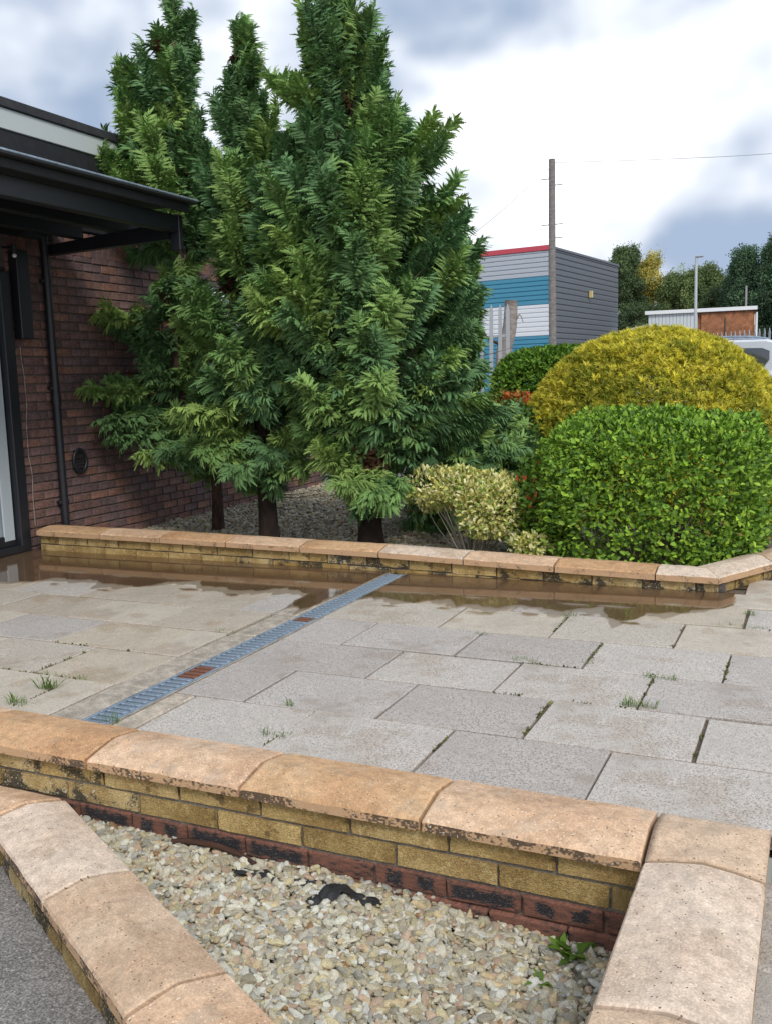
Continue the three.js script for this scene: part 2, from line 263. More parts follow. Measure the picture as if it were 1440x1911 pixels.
// ---------------------------------------------------------------- the patio
const patio = new THREE.Group(); patio.name = 'patio_paving'; patio.userData = { kind: 'structure' }; scene.add(patio);
const rowZ = [-2.705, -3.15, -3.595, -4.035, -4.48, -4.95, -5.385, -5.72];
{
  mesh('jointing_sand', merge([box(4, 0.16, 0.06, 1.92, -0.135, -2.74), box(7.9, 0.02, 3.2, -1.95, -0.025, -4.3), box(3.4, 0.02, 3.2, 0.30, -0.0255, -7.3)]), M.bed, patio);
  const geos = new Map();
  const slab = (x0, x1, z0, z1, r) => {
    const gap = 0.003 + r() * 0.004, w = Math.abs(x1 - x0) - gap * 2, d = Math.abs(z1 - z0) - 0.009 - r() * 0.008;
    const key = [w.toFixed(2), d.toFixed(2), Math.floor(r() * 4)].join(); let g = geos.get(key);
    if (!g) { g = chamferBox(w, 0.05, d, 0.003, 0.006, Math.floor(r() * 1e6), r() * 5, r() * 5); geos.set(key, g); }
    const far = smooth(-3.2, -4.8, (z0 + z1) / 2), leftSide = (x0 + x1) / 2 < -2.8;
    let mi = r() < (leftSide ? 0.85 : far * 0.55) ? 3 + Math.floor(r() * 4) : Math.floor(r() * 3);
    const m = mesh('paving_slab', g, flagMats[mi], patio);
    m.position.set((x0 + x1) / 2, -0.0262 + (r() - 0.5) * 0.005, (z0 + z1) / 2); m.rotation.set((r() - 0.5) * 0.006, (r() - 0.5) * 0.008, (r() - 0.5) * 0.006);
  };
  const r = rngOf(99);
  const rightStart = [-1.79, -2.13, -1.79, -2.13, -1.80, -2.14, -1.80], P = [0.585, 0.594, 0.59, 0.6, 0.605, 0.61, 0.605];
  const leftStart = [-3.02, -3.30, -3.02, -3.335, -3.05, -3.36, -3.05];
  for (let i = 0; i < 7; i++) {
    const z1 = rowZ[i], z0 = rowZ[i + 1];
    const j = [i === 0 ? -2.36 : -2.478]; for (let x = rightStart[i]; x < 1.75; x += P[i]) j.push(x + (r() - 0.5) * 0.012);
    for (let k = 0; k + 1 < j.length; k++) slab(j[k], j[k + 1], z0, z1, r);
    const l = [-2.80]; for (let x = leftStart[i]; x > -5.9; x -= 0.595) l.push(x + (r() - 0.5) * 0.012); if (i < 5 || true) l.push(-5.86);
    for (let k = 0; k + 1 < l.length; k++) if (l[k] - l[k + 1] > 0.05) slab(l[k + 1], l[k], z0, z1, r);
  }
  for (let i = 0; i < 5; i++) for (let x = -0.42 + (i % 2) * 0.3, z = -5.72 - i * 0.45; x < 2; x += 0.6) if (x > -0.6 + i * 0.0) slab(x + 0.06 + i * 0.22, x + 0.66 + i * 0.22, z - 0.45, z, r);
  // the pale concrete piece beside the drain and the haunching along it
  const cp = mesh('concrete_strip', chamferBox(0.105, 0.05, 0.435, 0.004, 0.006, 5), M.concrete, patio); cp.position.set(-2.422, -0.0262, -2.927);
  const r2 = rngOf(4);
  for (let i = 0; i < 7; i++) { const z1 = rowZ[i], z0 = rowZ[i + 1]; const h = mesh('concrete_haunch', chamferBox(0.148, 0.05, z1 - z0 - 0.006, 0.004, 0.01, 40 + i), M.haunch, patio); h.position.set(-2.715, -0.0275 + (r2() - 0.5) * 0.003, (z0 + z1) / 2); }
}
// lower paving right of the planter
{
  const lowMat = flagMats[0].clone();  const low = new THREE.Group(); low.name = 'lower_paving'; low.userData = { kind: 'structure' }; scene.add(low);
  mesh('jointing_sand', box(3.1, 0.02, 2.7, 1.42, -0.19, -1.35), M.bed, low);
  const r = rngOf(17);
  for (let i = 0; i < 6; i++) for (let k = 0; k < 4; k++) { const s = mesh('paving_slab', chamferBox(0.592, 0.05, 0.432, 0.004, 0.006, 200 + i * 4 + k, r() * 4, r() * 4), lowMat, low); s.position.set(0.19 + k * 0.6, -0.155, -2.47 + i * 0.44 + 0.0); }
}

// ---------------------------------------------------------------- drain channel
{
  const d = thing('channel_drain', 'long galvanised slotted drain grate crossing the patio to the back wall', 'drain', [-2.555, 0, -2.72]);
  mesh('channel', merge([box(0.128, 0.02, 2.97, 0, -0.07, -1.485), box(0.006, 0.07, 2.97, -0.068, -0.038, -1.485), box(0.006, 0.07, 2.97, 0.068, -0.038, -1.485)]), M.haunch, d);
  for (const s of [-1, 1]) mesh('frame_rail', cbox(0.013, 0.03, 2.97, s * 0.0585, -0.012, -1.485, 0.002), M.galv, d);
  mesh('spine_rail', cbox(0.006, 0.02, 2.95, 0, -0.022, -1.485, 0.001), M.galv, d);
  const bar = chamferBox(0.104, 0.014, 0.025, 0.003);
  for (let i = 0; i < 68; i++) { const z = -0.022 - i * 0.0435, wz = -2.72 + z; const rusty = (wz < -3.33 && wz > -3.52) || (wz < -4.36 && wz > -4.46); const b = mesh('grate_bar', bar, rusty ? M.rust : M.galv, d); b.position.set(0, -0.006, z); if (rusty) b.userData.label = 'rusty brown grate bar'; }
}

// ---------------------------------------------------------------- coping stones
// profile across the width: s from 0 (near edge) to 1 (far edge), height above the arris
function copeHeight(s, rise) { const q = 1 - Math.abs(s - 0.5) * 2; return rise * Math.min(1, Math.pow(q, 0.85) * 1.03); }
const COPE_S = [0, 0.02, 0.25, 0.43, 0.5, 0.57, 0.75, 0.98, 1];
// one coping stone in world space: near-left, near-right, far-right, far-left corners on plan
function copingStone(parent, nl, nr, fr, fl, y0, y1, thick, rise, mat, seed, gap = 0.006) {
  const r = rngOf(seed), N = 10, pos = [], idx = [], uv = [];
  const A = V(nl[0], y0, nl[1]), B = V(nr[0], y1, nr[1]), C = V(fr[0], y1, fr[1]), D = V(fl[0], y0, fl[1]);
  const ox = r() * 3, oy = r() * 3, len = A.distanceTo(B), wid = A.distanceTo(D), e = gap / len, cols = [];
  const ts = [e, e + 0.012]; for (let i = 1; i < N; i++) ts.push(i / N); ts.push(1 - e - 0.012, 1 - e);
  ts.forEach((t, ti) => {
    const edge = ti === 0 || ti === ts.length - 1, col = [];
    const put = (s, h) => { const p = A.clone().lerp(B, t).lerp(D.clone().lerp(C, t), s); p.y += h; col.push(pos.length / 3); pos.push(p.x, p.y, p.z); };
    put(0, -thick);
    COPE_S.forEach((s, k) => { const n = (vnoise(t * 14 + seed, s * 9 + seed * 3, 0, seed) - 0.5) * 0.0035 * (k === 0 || k === 8 ? 1.3 : 1); put(s === 0 ? 0.0 + n * 1.2 : s, copeHeight(s, rise) + (k === 0 || k === 8 ? -0.007 + n : n) - (edge ? 0.004 : 0)); });
    put(1, -thick); cols.push(col);
  });
  const acc = [0]; for (let k = 1; k < 11; k++) acc.push(acc[k - 1] + (k === 1 || k === 10 ? thick : (COPE_S[k - 1] - COPE_S[k - 2]) * wid));
  ts.forEach((t, ti) => { for (let k = 0; k < 11; k++) uv.push(t * len + ox, acc[k] + oy); });
  const edge = []; for (let i = 0; i + 1 < cols.length; i++) { const a = cols[i][0], b = cols[i + 1][0], c = cols[i + 1][1], d = cols[i][1]; edge.push(a, b, c, a, c, d); }
  for (let i = 0; i + 1 < cols.length; i++) for (let k = 1; k < 10; k++) { const a = cols[i][k], b = cols[i + 1][k], c = cols[i + 1][k + 1], d = cols[i][k + 1]; idx.push(a, b, c, a, c, d); }
  for (let i = 0; i + 1 < cols.length; i++) { const a = cols[i][0], b = cols[i + 1][0], c = cols[i + 1][10], d = cols[i][10]; idx.push(a, c, b, a, d, c); }
  for (const [ci, flip] of [[0, false], [cols.length - 1, true]]) { const c = cols[ci]; for (let k = 1; k < 10; k++) flip ? idx.push(c[0], c[k + 1], c[k]) : idx.push(c[0], c[k], c[k + 1]); }
  let g = new THREE.BufferGeometry(); g.setAttribute('position', new THREE.Float32BufferAttribute(pos, 3)); g.setAttribute('uv', new THREE.Float32BufferAttribute(uv, 2)); g.setIndex([...idx, ...edge]); g.addGroup(0, idx.length, 0); g.addGroup(idx.length, edge.length, 1);
  const gr = g.groups; g = g.toNonIndexed(); g.groups = gr; g.computeVertexNormals();
  return mesh('coping_stone', g, [mat, parent.name === 'garden_wall' ? copeEdgeClean : copeEdge], parent);
}

// yellow block course along a line, world space.  a, b on plan (face line), facing out; y = centre height function
const yelGeo = [1, 2, 3, 4, 5].map(s => roughBlock(0.312, 0.063, 0.1, 0.004, s));
const redGeo = [1, 2].map(s => { const g = chamferBox(0.226, 0.060, 0.1, 0.004, 0.005, s); const p = g.attributes.position, uv = g.attributes.uv; for (let i = 0; i < p.count; i++) uv.setXY(i, p.getX(i) / 0.23 + 0.5, p.getY(i) / 0.066 + 0.5); return g; });
const redMats = [0, 1, 2, 0, 1].map((k, i) => std({ map: redTex(100 + i * 7, k), bumpMap: rep(bumpFine, 1.2), bumpScale: 0.005 }));
function course(parent, a, b, joints, yAt, moss, r) {
  const dir = V(b[0] - a[0], 0, b[1] - a[1]), L = dir.length(); dir.normalize(); const turn = Math.atan2(-dir.z, dir.x);
  for (let i = 0; i + 1 < joints.length; i++) {
    const s0 = Math.max(joints[i], 0), s1 = Math.min(joints[i + 1], L); if (s1 - s0 < 0.04) continue;
    const m = (s0 + s1) / 2, x = a[0] + dir.x * m, z = a[1] + dir.z * m;
    const b2 = mesh('stone_block', yelGeo[Math.floor(r() * 5)], moss(x, z, r) ? yelMoss[Math.floor(r() * 2)] : yelMats[Math.floor(r() * 4)], parent);
    b2.position.set(x, yAt(x) + (r() - 0.5) * 0.003, z); b2.rotation.y = turn; b2.rotation.z = (r() - 0.5) * 0.006; b2.scale.x = (s1 - s0 - 0.010) / 0.312;
    b2.translateZ(-0.05 - r() * 0.003);
  }
}
const jointsOf = (start, pitch, L) => { const j = []; for (let s = start; s < L + pitch; s += pitch) j.push(s); return j; };

// front retaining wall (with the corner stone)
{
  const w = thing('retaining_wall', 'low front retaining wall of yellow blocks with tan coping above the gravel planter', 'wall');
  const r = rngOf(301), yTop = 0.018;
  mesh('mortar_core', merge([box(4.9, 0.152, 0.2, -2.84, -0.092, -2.535), box(4.9, 0.2, 0.2, -2.84, -0.268, -2.535)]), M.mortar, w);
  const a = [-5.0, -2.42], b = [-0.39, -2.42];
  course(w, a, b, jointsOf(-0.2 + 0.05, 0.323, 4.61).map(s => s - 0.0), () => -0.051, (x, z, q) => x < -2.1 ? q() < 0.75 : q() < 0.03, r);
  course(w, a, b, jointsOf(-0.2 + 0.20, 0.323, 4.61), () => -0.127, (x, z, q) => x < -1.95 ? q() < 0.9 : q() < 0.05, r);
  for (let i = 0, x = -4.7; x < -0.42; i++, x += 0.2335) { const m = mesh('red_brick', redGeo[i % 2], redMats[Math.floor(r() * 5)], w); m.position.set(x + 0.117, -0.2 + (r() - 0.5) * 0.004, -2.47 - r() * 0.004); m.rotation.z = (r() - 0.5) * 0.02; m.rotation.y = (r() - 0.5) * 0.02; }
  for (let i = 0, x = -4.8; x < -0.42; i++, x += 0.2335) { const m = mesh('red_brick', redGeo[i % 2], redMats[2], w); m.position.set(x + 0.117, -0.268, -2.462); }
  const jx = [-4.85, -4.22, -3.59, -2.94, -2.295, -1.658, -1.028, -0.388];
  for (let i = 0; i + 1 < jx.length; i++) copingStone(w, [jx[i], -2.395], [jx[i + 1], -2.395], [jx[i + 1] - 0.002, -2.698], [jx[i] - 0.002, -2.698], yTop, yTop, 0.036, 0.026, copeMats[[0, 1, 0, 4, 0, 1, 0][i]], 500 + i);
  // corner stone with its mitred ridge
  const N = 16, pos = [], idx = [], uv = [], S = 0.298, base = [];
  for (let j = 0; j <= N; j++) for (let i = 0; i <= N; i++) { const u = i / N, v = j / N, d = Math.max(u, v); const ed = (i === 0 || j === 0 || i === N || j === N) ? 0.004 : 0; pos.push(-0.383 + u * S, yTop + copeHeight(d, 0.026) - ed + (vnoise(u * 9, v * 9, 0, 5) - 0.5) * 0.003, -2.398 - v * S); uv.push(u * S + 1.3, v * S + 0.4); }
  for (let j = 0; j < N; j++) for (let i = 0; i < N; i++) { const o = j * (N + 1) + i; idx.push(o, o + 1, o + N + 2, o, o + N + 2, o + N + 1); }
  const ring = []; for (let i = 0; i <= N; i++) ring.push(i); for (let j = 1; j <= N; j++) ring.push(j * (N + 1) + N); for (let i = N - 1; i >= 0; i--) ring.push(N * (N + 1) + i); for (let j = N - 1; j >= 1; j--) ring.push(j * (N + 1));
  const n0 = pos.length / 3; ring.forEach(o => { pos.push(pos[o * 3], yTop - 0.036, pos[o * 3 + 2]); uv.push(pos[o * 3] + pos[o * 3 + 2], 0.05); });
  ring.forEach((o, k) => { const k2 = (k + 1) % ring.length, o2 = ring[k2]; idx.push(o, n0 + k, o2, o2, n0 + k, n0 + k2); });
  mesh('corner_coping_stone', geoFrom(pos, idx, uv), copeMats[3], w);
}
// right arm of the planter
{
  const w = thing('planter_wall', 'short planter wall with pale pink coping running toward the viewer at lower right', 'wall');
  const r = rngOf(302), yTop = 0.018;
  mesh('mortar_core', box(0.2, 0.32, 2.3, -0.235, -0.178, -1.26), M.mortar, w);
  for (const [lv, off] of [[-0.051, -0.1], [-0.127, -0.26]]) { course(w, [-0.11, -0.1], [-0.11, -2.69], jointsOf(off, 0.323, 2.59), () => lv, () => false, r); course(w, [-0.36, -2.41], [-0.36, -0.1], jointsOf(off, 0.323, 2.31), () => lv, (x, z, q) => q() < 0.3, r); }
  for (let i = 0, z = -2.38; z < -0.3; i++, z += 0.2335) { const m = mesh('red_brick', redGeo[i % 2], redMats[i % 5], w); m.rotation.y = -Math.PI / 2; m.position.set(-0.312, -0.2, z + 0.117); }
  const jz = [-2.392, -1.765, -1.14, -0.52];
  for (let i = 0; i + 1 < jz.length; i++) copingStone(w, [-0.084, jz[i + 1]], [-0.084, jz[i]], [-0.385, jz[i]], [-0.385, jz[i + 1]], yTop, yTop, 0.036, 0.026, copeMats[[2, 3, 2][i]], 520 + i);
}
// left diagonal arm of the planter, stepping lower
{
  const w = thing('planter_wall', 'diagonal planter wall with mottled pink coping between tarmac and gravel at lower left', 'wall');
  const r = rngOf(303), yTop = -0.15, d = [0.874, 0.4855], n = [-0.4855, 0.874], P0 = [-2.403, -2.398], wid = 0.268;
  const at = (s, o) => [P0[0] + d[0] * s + n[0] * o, P0[1] + d[1] * s + n[1] * o];
  const js = [0, 0.63, 1.265, 1.895, 2.52];
  for (let i = 0; i + 1 < js.length; i++) copingStone(w, at(js[i], wid), at(js[i + 1], wid), at(js[i + 1], 0), at(js[i], 0), yTop, yTop, 0.038, 0.027, copeMats[[2, 3, 0, 1][i]], 540 + i);
  const m0 = at(0, wid); // mitre to the run that continues left along the front wall
  copingStone(w, [-3.08, m0[1]], [m0[0] - 0.002, m0[1]], [P0[0] - 0.012, P0[1] - 0.004], [-3.08, P0[1] - 0.004], yTop, yTop, 0.038, 0.027, copeMats[0], 550);
  copingStone(w, [-3.72, m0[1]], [-3.085, m0[1]], [-3.085, P0[1] - 0.004], [-3.72, P0[1] - 0.004], yTop, yTop, 0.038, 0.027, copeMats[1], 551);
  const turn = Math.atan2(-d[1], d[0]); const core = boxUV(new THREE.BoxGeometry(2.6, 0.2, 0.16).toNonIndexed()); core.rotateY(turn); const mid = at(1.32, wid / 2); core.translate(mid[0], -0.288, mid[1]);
  mesh('mortar_core', merge([core, box(1.2, 0.2, 0.16, -3.15, -0.2882, -2.29)]), M.mortar, w);
  for (const [lv, off] of [[-0.223, -0.1], [-0.298, -0.25]]) { course(w, at(-0.05, wid - 0.026), at(2.6, wid - 0.026), jointsOf(off, 0.323, 2.65), () => lv, (x, z, q) => q() < 0.6, r); course(w, at(2.6, 0.03), at(0.05, 0.03), jointsOf(off, 0.323, 2.55), () => lv, (x, z, q) => q() < 0.4, r); course(w, [-3.7, m0[1] - 0.026], [m0[0] + 0.01, m0[1] - 0.026], jointsOf(off, 0.323, 1.3), () => lv, (x, z, q) => q() < 0.6, r); }
}
// back garden wall with its splayed right wing
const backY = x => { const t = [[-6, 0.172], [-4.54, 0.166], [-3.315, 0.153], [-2.7, 0.146], [-2.09, 0.13], [-1.483, 0.115], [-0.86, 0.103], [-0.5, 0.1], [2, 0.1]]; for (let i = 0; i + 1 < t.length; i++) if (x <= t[i + 1][0]) return lerp(t[i][1], t[i + 1][1], (x - t[i][0]) / (t[i + 1][0] - t[i][0])); return 0.1; };
{
  const w = thing('garden_wall', 'long low yellow block wall with tan coping along the back of the patio', 'wall');
  const r = rngOf(304), jx = [-5.79, -5.126, -4.54, -3.94, -3.315, -2.70, -2.09, -1.483, -0.86];
  const wd = [0.46, -0.888], wn = [0.888, 0.46];                 // wing direction and its outward side
  const c0 = [-0.5, -5.692], cin = [-0.655, -5.98], wg = s => [c0[0] + wd[0] * s, c0[1] + wd[1] * s], wgi = s => [cin[0] + wd[0] * s, cin[1] + wd[1] * s];
  for (let i = 0; i + 1 < jx.length; i++) copingStone(w, [jx[i], -5.692], [jx[i + 1], -5.692], [jx[i + 1] - 0.008, -5.985], [jx[i] - 0.008, -5.985], backY(jx[i]), backY(jx[i + 1]), 0.043, 0.02, copeMats[[1, 0, 4, 0, 1, 2, 0, 4][i]], 560 + i);
  copingStone(w, [-0.86, -5.692], c0, cin, [-0.868, -5.985], backY(-0.86), 0.1, 0.043, 0.02, copeMats[2], 570, 0.002);
  for (let i = 0; i < 4; i++) copingStone(w, wg(i * 0.6), wg(i * 0.6 + 0.6), wgi(i * 0.6 + 0.6), wgi(i * 0.6), 0.1, 0.1, 0.043, 0.02, copeMats[[2, 3, 2, 0][i]], 571 + i, i ? 0.004 : 0.001);
  const cs = []; for (let i = 0; i + 1 < jx.length; i++) { const m = (jx[i] + jx[i + 1]) / 2, h = backY(m) - 0.05 + 0.1; cs.push(box(jx[i + 1] - jx[i], h, 0.2, m, backY(m) - 0.05 - h / 2, -5.835)); }
  const core = boxUV(new THREE.BoxGeometry(2.9, 0.145, 0.2).toNonIndexed()); core.rotateY(Math.atan2(-wd[1], wd[0])); core.translate(-0.5 + wd[0] * 1.58 - 0.888 * 0.135, -0.02, -5.7 + wd[1] * 1.58 - 0.46 * 0.135);
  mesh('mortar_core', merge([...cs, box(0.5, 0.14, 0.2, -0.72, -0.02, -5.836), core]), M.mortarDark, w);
  const L = 5.28;
  const mossy = (x, z, q) => x > -3.2 ? q() < 0.7 : q() < 0.05;
  course(w, [-5.78, -5.72], [-0.5, -5.72], jointsOf(-0.12, 0.31, L), x => backY(x) - 0.0785, mossy, r);
  course(w, [-5.78, -5.72], [-0.5, -5.72], jointsOf(-0.26, 0.31, L), x => backY(x) - 0.150, (x, z, q) => x > -4.0 ? q() < 0.8 : q() < 0.1, r);
  course(w, [-0.515, -5.712], [0.6, -7.86], jointsOf(-0.1, 0.31, 2.4), () => 0.0215, (x, z, q) => q() < 0.5, r);
  course(w, [-0.515, -5.712], [0.6, -7.86], jointsOf(-0.2, 0.31, 2.4), () => -0.05, (x, z, q) => q() < 0.8, r);
}

// ---------------------------------------------------------------- standing water along the back wall
{
  const water = new THREE.MeshPhysicalMaterial({ color: new THREE.Color(0.70, 0.61, 0.52), roughness: 0.06, transmission: 1, thickness: 0, ior: 1.33 });
  const damp = new THREE.MeshPhysicalMaterial({ color: new THREE.Color(0.80, 0.755, 0.70), roughness: 0.4, transmission: 1, thickness: 0, ior: 1.2 });
  const pud = (name, near, farZ, seed) => {
    const pts = [], n = near.length; // ragged near edge
    for (let i = 0; i + 1 < n; i++) { const [x0, z0] = near[i], [x1, z1] = near[i + 1], k = Math.max(2, Math.ceil(Math.hypot(x1 - x0, z1 - z0) / 0.02)); for (let t = 0; t < k; t++) { const x = lerp(x0, x1, t / k), z = lerp(z0, z1, t / k); pts.push(new THREE.Vector2(x + (fbm(x * 9, z * 9, 0, 3, seed + 4) - 0.5) * 0.09, -(z + (fbm(x * 16, z * 16, 0, 4, seed) - 0.5) * 0.13))); } }
    pts.push(new THREE.Vector2(near[n - 1][0], -near[n - 1][1]));
    pts.push(new THREE.Vector2(near[n - 1][0], -farZ), new THREE.Vector2(near[0][0], -farZ));
    const shape = new THREE.Shape(pts), r = rngOf(seed + 50), blob = (cx, cz, rx, rz) => { const q = []; for (let k = 0; k < 26; k++) { const a = k / 26 * 6.283, n = 0.65 + 0.7 * vnoise(Math.cos(a) * 2 + cx * 9, Math.sin(a) * 2 + cz * 9, 0, seed); q.push(new THREE.Vector2(cx + Math.cos(a) * rx * n, -(cz + Math.sin(a) * rz * n))); } return q; };
    const zAt = x => { for (let i = 0; i + 1 < n; i++) if (x >= near[i][0] && x <= near[i + 1][0]) return lerp(near[i][1], near[i + 1][1], (x - near[i][0]) / (near[i + 1][0] - near[i][0])); return near[0][1]; };
    const shapes = [shape];
    for (let k = 0; k < 12; k++) { const x = lerp(near[0][0] + 0.2, near[n - 1][0] - 0.25, (k + 0.2 + r() * 0.6) / 12), z = zAt(x); if (k % 2) shape.holes.push(new THREE.Path(blob(x, z - 0.16 - r() * 0.05, 0.05 + r() * 0.05, 0.014 + r() * 0.014))); else shapes.push(new THREE.Shape(blob(x, z + 0.13 + r() * 0.05, 0.03 + r() * 0.06, 0.012 + r() * 0.016))); }
    const g = new THREE.ShapeGeometry(shapes); g.rotateX(-Math.PI / 2); g.translate(0, 0.0065, 0);
    const m = mesh(name, g, water, scene); m.userData = { kind: 'structure' }; m.castShadow = false;
    const dp = near.map(([x, z]) => [x, z + 0.05]), q = []; for (let i = 0; i + 1 < n; i++) for (let t = 0; t < 8; t++) { const x = lerp(dp[i][0], dp[i + 1][0], t / 8), z = lerp(dp[i][1], dp[i + 1][1], t / 8); q.push(new THREE.Vector2(x, -(z + (fbm(x * 14, z * 14, 0, 4, seed + 21) - 0.4) * 0.3))); }
    q.push(new THREE.Vector2(near[n - 1][0], -near[n - 1][1] - 0.02), new THREE.Vector2(near[n - 1][0], -farZ), new THREE.Vector2(near[0][0], -farZ));
    const dg = new THREE.ShapeGeometry(new THREE.Shape(q)); dg.rotateX(-Math.PI / 2); dg.translate(0, 0.0042, 0); const d = mesh(name.replace('puddle_water', 'damp_film'), dg, damp, scene); d.userData = { kind: 'structure' }; d.castShadow = false;
    return m;
  };
  pud('puddle_water', [[-5.84, -4.45], [-5.4, -4.5], [-5.09, -4.65], [-4.9, -4.70], [-4.8, -4.87], [-4.47, -4.876], [-4.24, -4.81], [-4.02, -4.83], [-3.92, -4.99], [-3.76, -5.08], [-3.62, -4.96], [-3.45, -4.96], [-3.2, -4.91], [-3.07, -5.06], [-2.85, -4.98], [-2.78, -4.65], [-2.66, -4.62], [-2.635, -5.0]], -5.714, 3);
  pud('puddle_water_001', [[-2.485, -4.95], [-2.33, -5.02], [-2.15, -4.96], [-1.97, -5.09], [-1.89, -4.97], [-1.69, -4.995], [-1.6, -4.956], [-1.5, -5.09], [-1.24, -4.97], [-1.2, -5.08], [-1.06, -5.126], [-0.97, -4.93], [-0.92, -4.88], [-0.81, -5.1], [-0.67, -5.15], [-0.54, -5.29], [-0.40, -5.42], [-0.41, -5.62]], -5.714, 9);
}

// ---------------------------------------------------------------- the brick building on the left
const BX = -5.9;                                                     // its face
{
  const b = thing('brick_building', 'dark brown brick building with flat roof on the left', 'building', [BX, 0, -5.7]);
  const zw = z => z + 5.7, r = rngOf(77);
  const tones = [[0.105, 0.062, 0.053], [0.088, 0.055, 0.051], [0.072, 0.05, 0.051], [0.122, 0.066, 0.05], [0.08, 0.053, 0.053], [0.096, 0.058, 0.05]].map(c => std({ color: new THREE.Color(...c).multiplyScalar(2.5), map: brickTex, bumpMap: rep(bumpFine, 2.5), bumpScale: 0.004, roughness: 0.85 }));
  // walls behind the brick skin, with the door and window openings left free
  const zEnd = -10.9, win = { z0: -9.55, z1: -8.05, y0: 1.06, y1: 2.35 };
  const wall = (z0, z1, y0, y1) => box(0.2, y1 - y0, z1 - z0, -0.112, (y0 + y1) / 2, zw((z0 + z1) / 2));
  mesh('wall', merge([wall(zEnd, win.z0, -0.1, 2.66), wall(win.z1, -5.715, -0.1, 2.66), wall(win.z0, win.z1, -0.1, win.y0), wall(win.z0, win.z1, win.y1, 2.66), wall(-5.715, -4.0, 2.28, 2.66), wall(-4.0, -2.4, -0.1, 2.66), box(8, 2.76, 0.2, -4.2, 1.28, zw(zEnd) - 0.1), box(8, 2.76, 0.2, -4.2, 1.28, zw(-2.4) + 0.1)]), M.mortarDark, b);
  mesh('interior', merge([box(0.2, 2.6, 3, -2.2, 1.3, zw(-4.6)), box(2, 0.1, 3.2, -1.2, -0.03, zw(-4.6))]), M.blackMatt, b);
  const bg = [1, 2, 3, 4].map(s => chamferBox(0.1, 0.063, 0.213, 0.004, 0.005, s * 11, s * 0.3, s * 0.17)), rest = [];
  let count = 0;
  for (let c = 0; c < 34; c++) {
    const y = -0.02 + c * 0.0745; if (y > 2.47) break;
    for (let k = -1; k < 24; k++) {
      let z0 = -5.715 - k * 0.2245 - (c % 2) * 0.112, z1 = z0 - 0.2145;
      if (z0 > -5.716) z0 = -5.716; if (z0 - z1 < 0.05 || z1 < zEnd) continue;
      if (z1 < win.z1 && z0 > win.z0 && y > win.y0 - 0.04 && y < win.y1 + 0.03) continue;
      const zc = (z0 + z1) / 2, sx = (z0 - z1) / 0.2145;
      const seen = zc > -7.7 && !(zc < -5.8 && y < 0.14);
      if (seen && count < 300) { count++; const m = mesh('brick', bg[Math.floor(r() * 4)], tones[Math.floor(r() * 6)], b); m.position.set(-0.0505 - r() * 0.002, y, zw(zc)); m.scale.z = sx; m.rotation.x = (r() - 0.5) * 0.008; }
      else { const g = bg[Math.floor(r() * 4)].clone(); g.scale(1, 1, sx); g.translate(-0.0505 - r() * 0.002, y, zw(zc)); rest.push([g, Math.floor(r() * 6)]); }
    }
  }
  const soldier = chamferBox(0.1, 0.208, 0.066, 0.004, 0.005, 8);
  for (let k = 0; k < 68; k++) { const z = -5.76 - k * 0.0755; if (k < 30) { const m = mesh('soldier_brick', soldier, tones[Math.floor(r() * 6)], b); m.position.set(-0.05 - r() * 0.002, 2.558, zw(z)); } else { const g = soldier.clone(); g.translate(-0.05, 2.558, zw(z)); rest.push([g, Math.floor(r() * 6)]); } }
  for (let t = 0; t < 6; t++) stuff(mesh('brickwork', merge(rest.filter(q => q[1] === t).map(q => q[0])), tones[t], b));
  // upper cladding, eaves and flat roof
  mesh('upper_cladding', cbox(0.12, 0.43, 8.6, -0.045, 2.885, zw(-6.7), 0.005), M.blackMatt, b);
  const roof = mesh('roof', box(8.4, 0.36, 8.6, -4.02, 3.28, zw(-6.7)), M.roofFelt, b);
  const parts = [['lower_board', 0.03, 0.175, 3.19, M.blackMatt, 0.188], ['white_fascia', 0.03, 0.156, 3.359, M.fascia, 0.2], ['roof_trim', 0.07, 0.07, 3.475, M.roofFelt, 0.2]];
  for (const [n, tx, h, y, m, x] of parts) mesh(n, cbox(tx, h, 8.66, x, y, zw(-6.7), 0.004), m, roof);
  // glazed entrance door
  const d = mesh('door_frame', merge([cbox(0.12, 2.24, 0.105, -0.012, 1.12, zw(-5.652)), cbox(0.12, 0.1, 1.6, -0.013, 2.19, zw(-4.8)), cbox(0.14, 0.055, 1.6, -0.006, 0.03, zw(-4.8))]), M.black, b);
  mesh('door_glass', box(0.012, 2.05, 1.45, -0.045, 1.1, zw(-4.87)), M.glassDoor, d);
  mesh('white_panel', cbox(0.02, 1.9, 0.115, -0.018, 1.05, zw(-5.535)), M.doorPanel, d);
  mesh('bottom_rail', cbox(0.05, 0.09, 1.45, -0.036, 0.1, zw(-4.87)), M.black, d);
  // window
  const wn = mesh('window_frame', merge([cbox(0.06, 0.07, 1.5, -0.07, win.y0 + 0.06, zw(-8.8)), cbox(0.06, 0.07, 1.5, -0.07, win.y1 - 0.035, zw(-8.8)), cbox(0.06, 1.29, 0.07, -0.069, 1.705, zw(-8.085)), cbox(0.06, 1.29, 0.07, -0.069, 1.705, zw(-9.515)), cbox(0.06, 1.29, 0.06, -0.069, 1.705, zw(-8.8))]), M.white, b);
  mesh('window_pane', box(0.012, 1.18, 1.4, -0.085, 1.705, zw(-8.8)), M.glassDark, wn);
  mesh('window_sill', cbox(0.14, 0.05, 1.6, 0.0, win.y0 - 0.002, zw(-8.8)), M.white, wn);
  // small fittings on the wall
  const vt = mesh('wall_vent', (() => { const g = new THREE.TorusGeometry(0.075, 0.014, 8, 24); g.rotateY(Math.PI / 2); g.scale(1, 1.3, 1.05); g.translate(0.02, 0.68, zw(-6.36)); return g; })(), M.black, b);
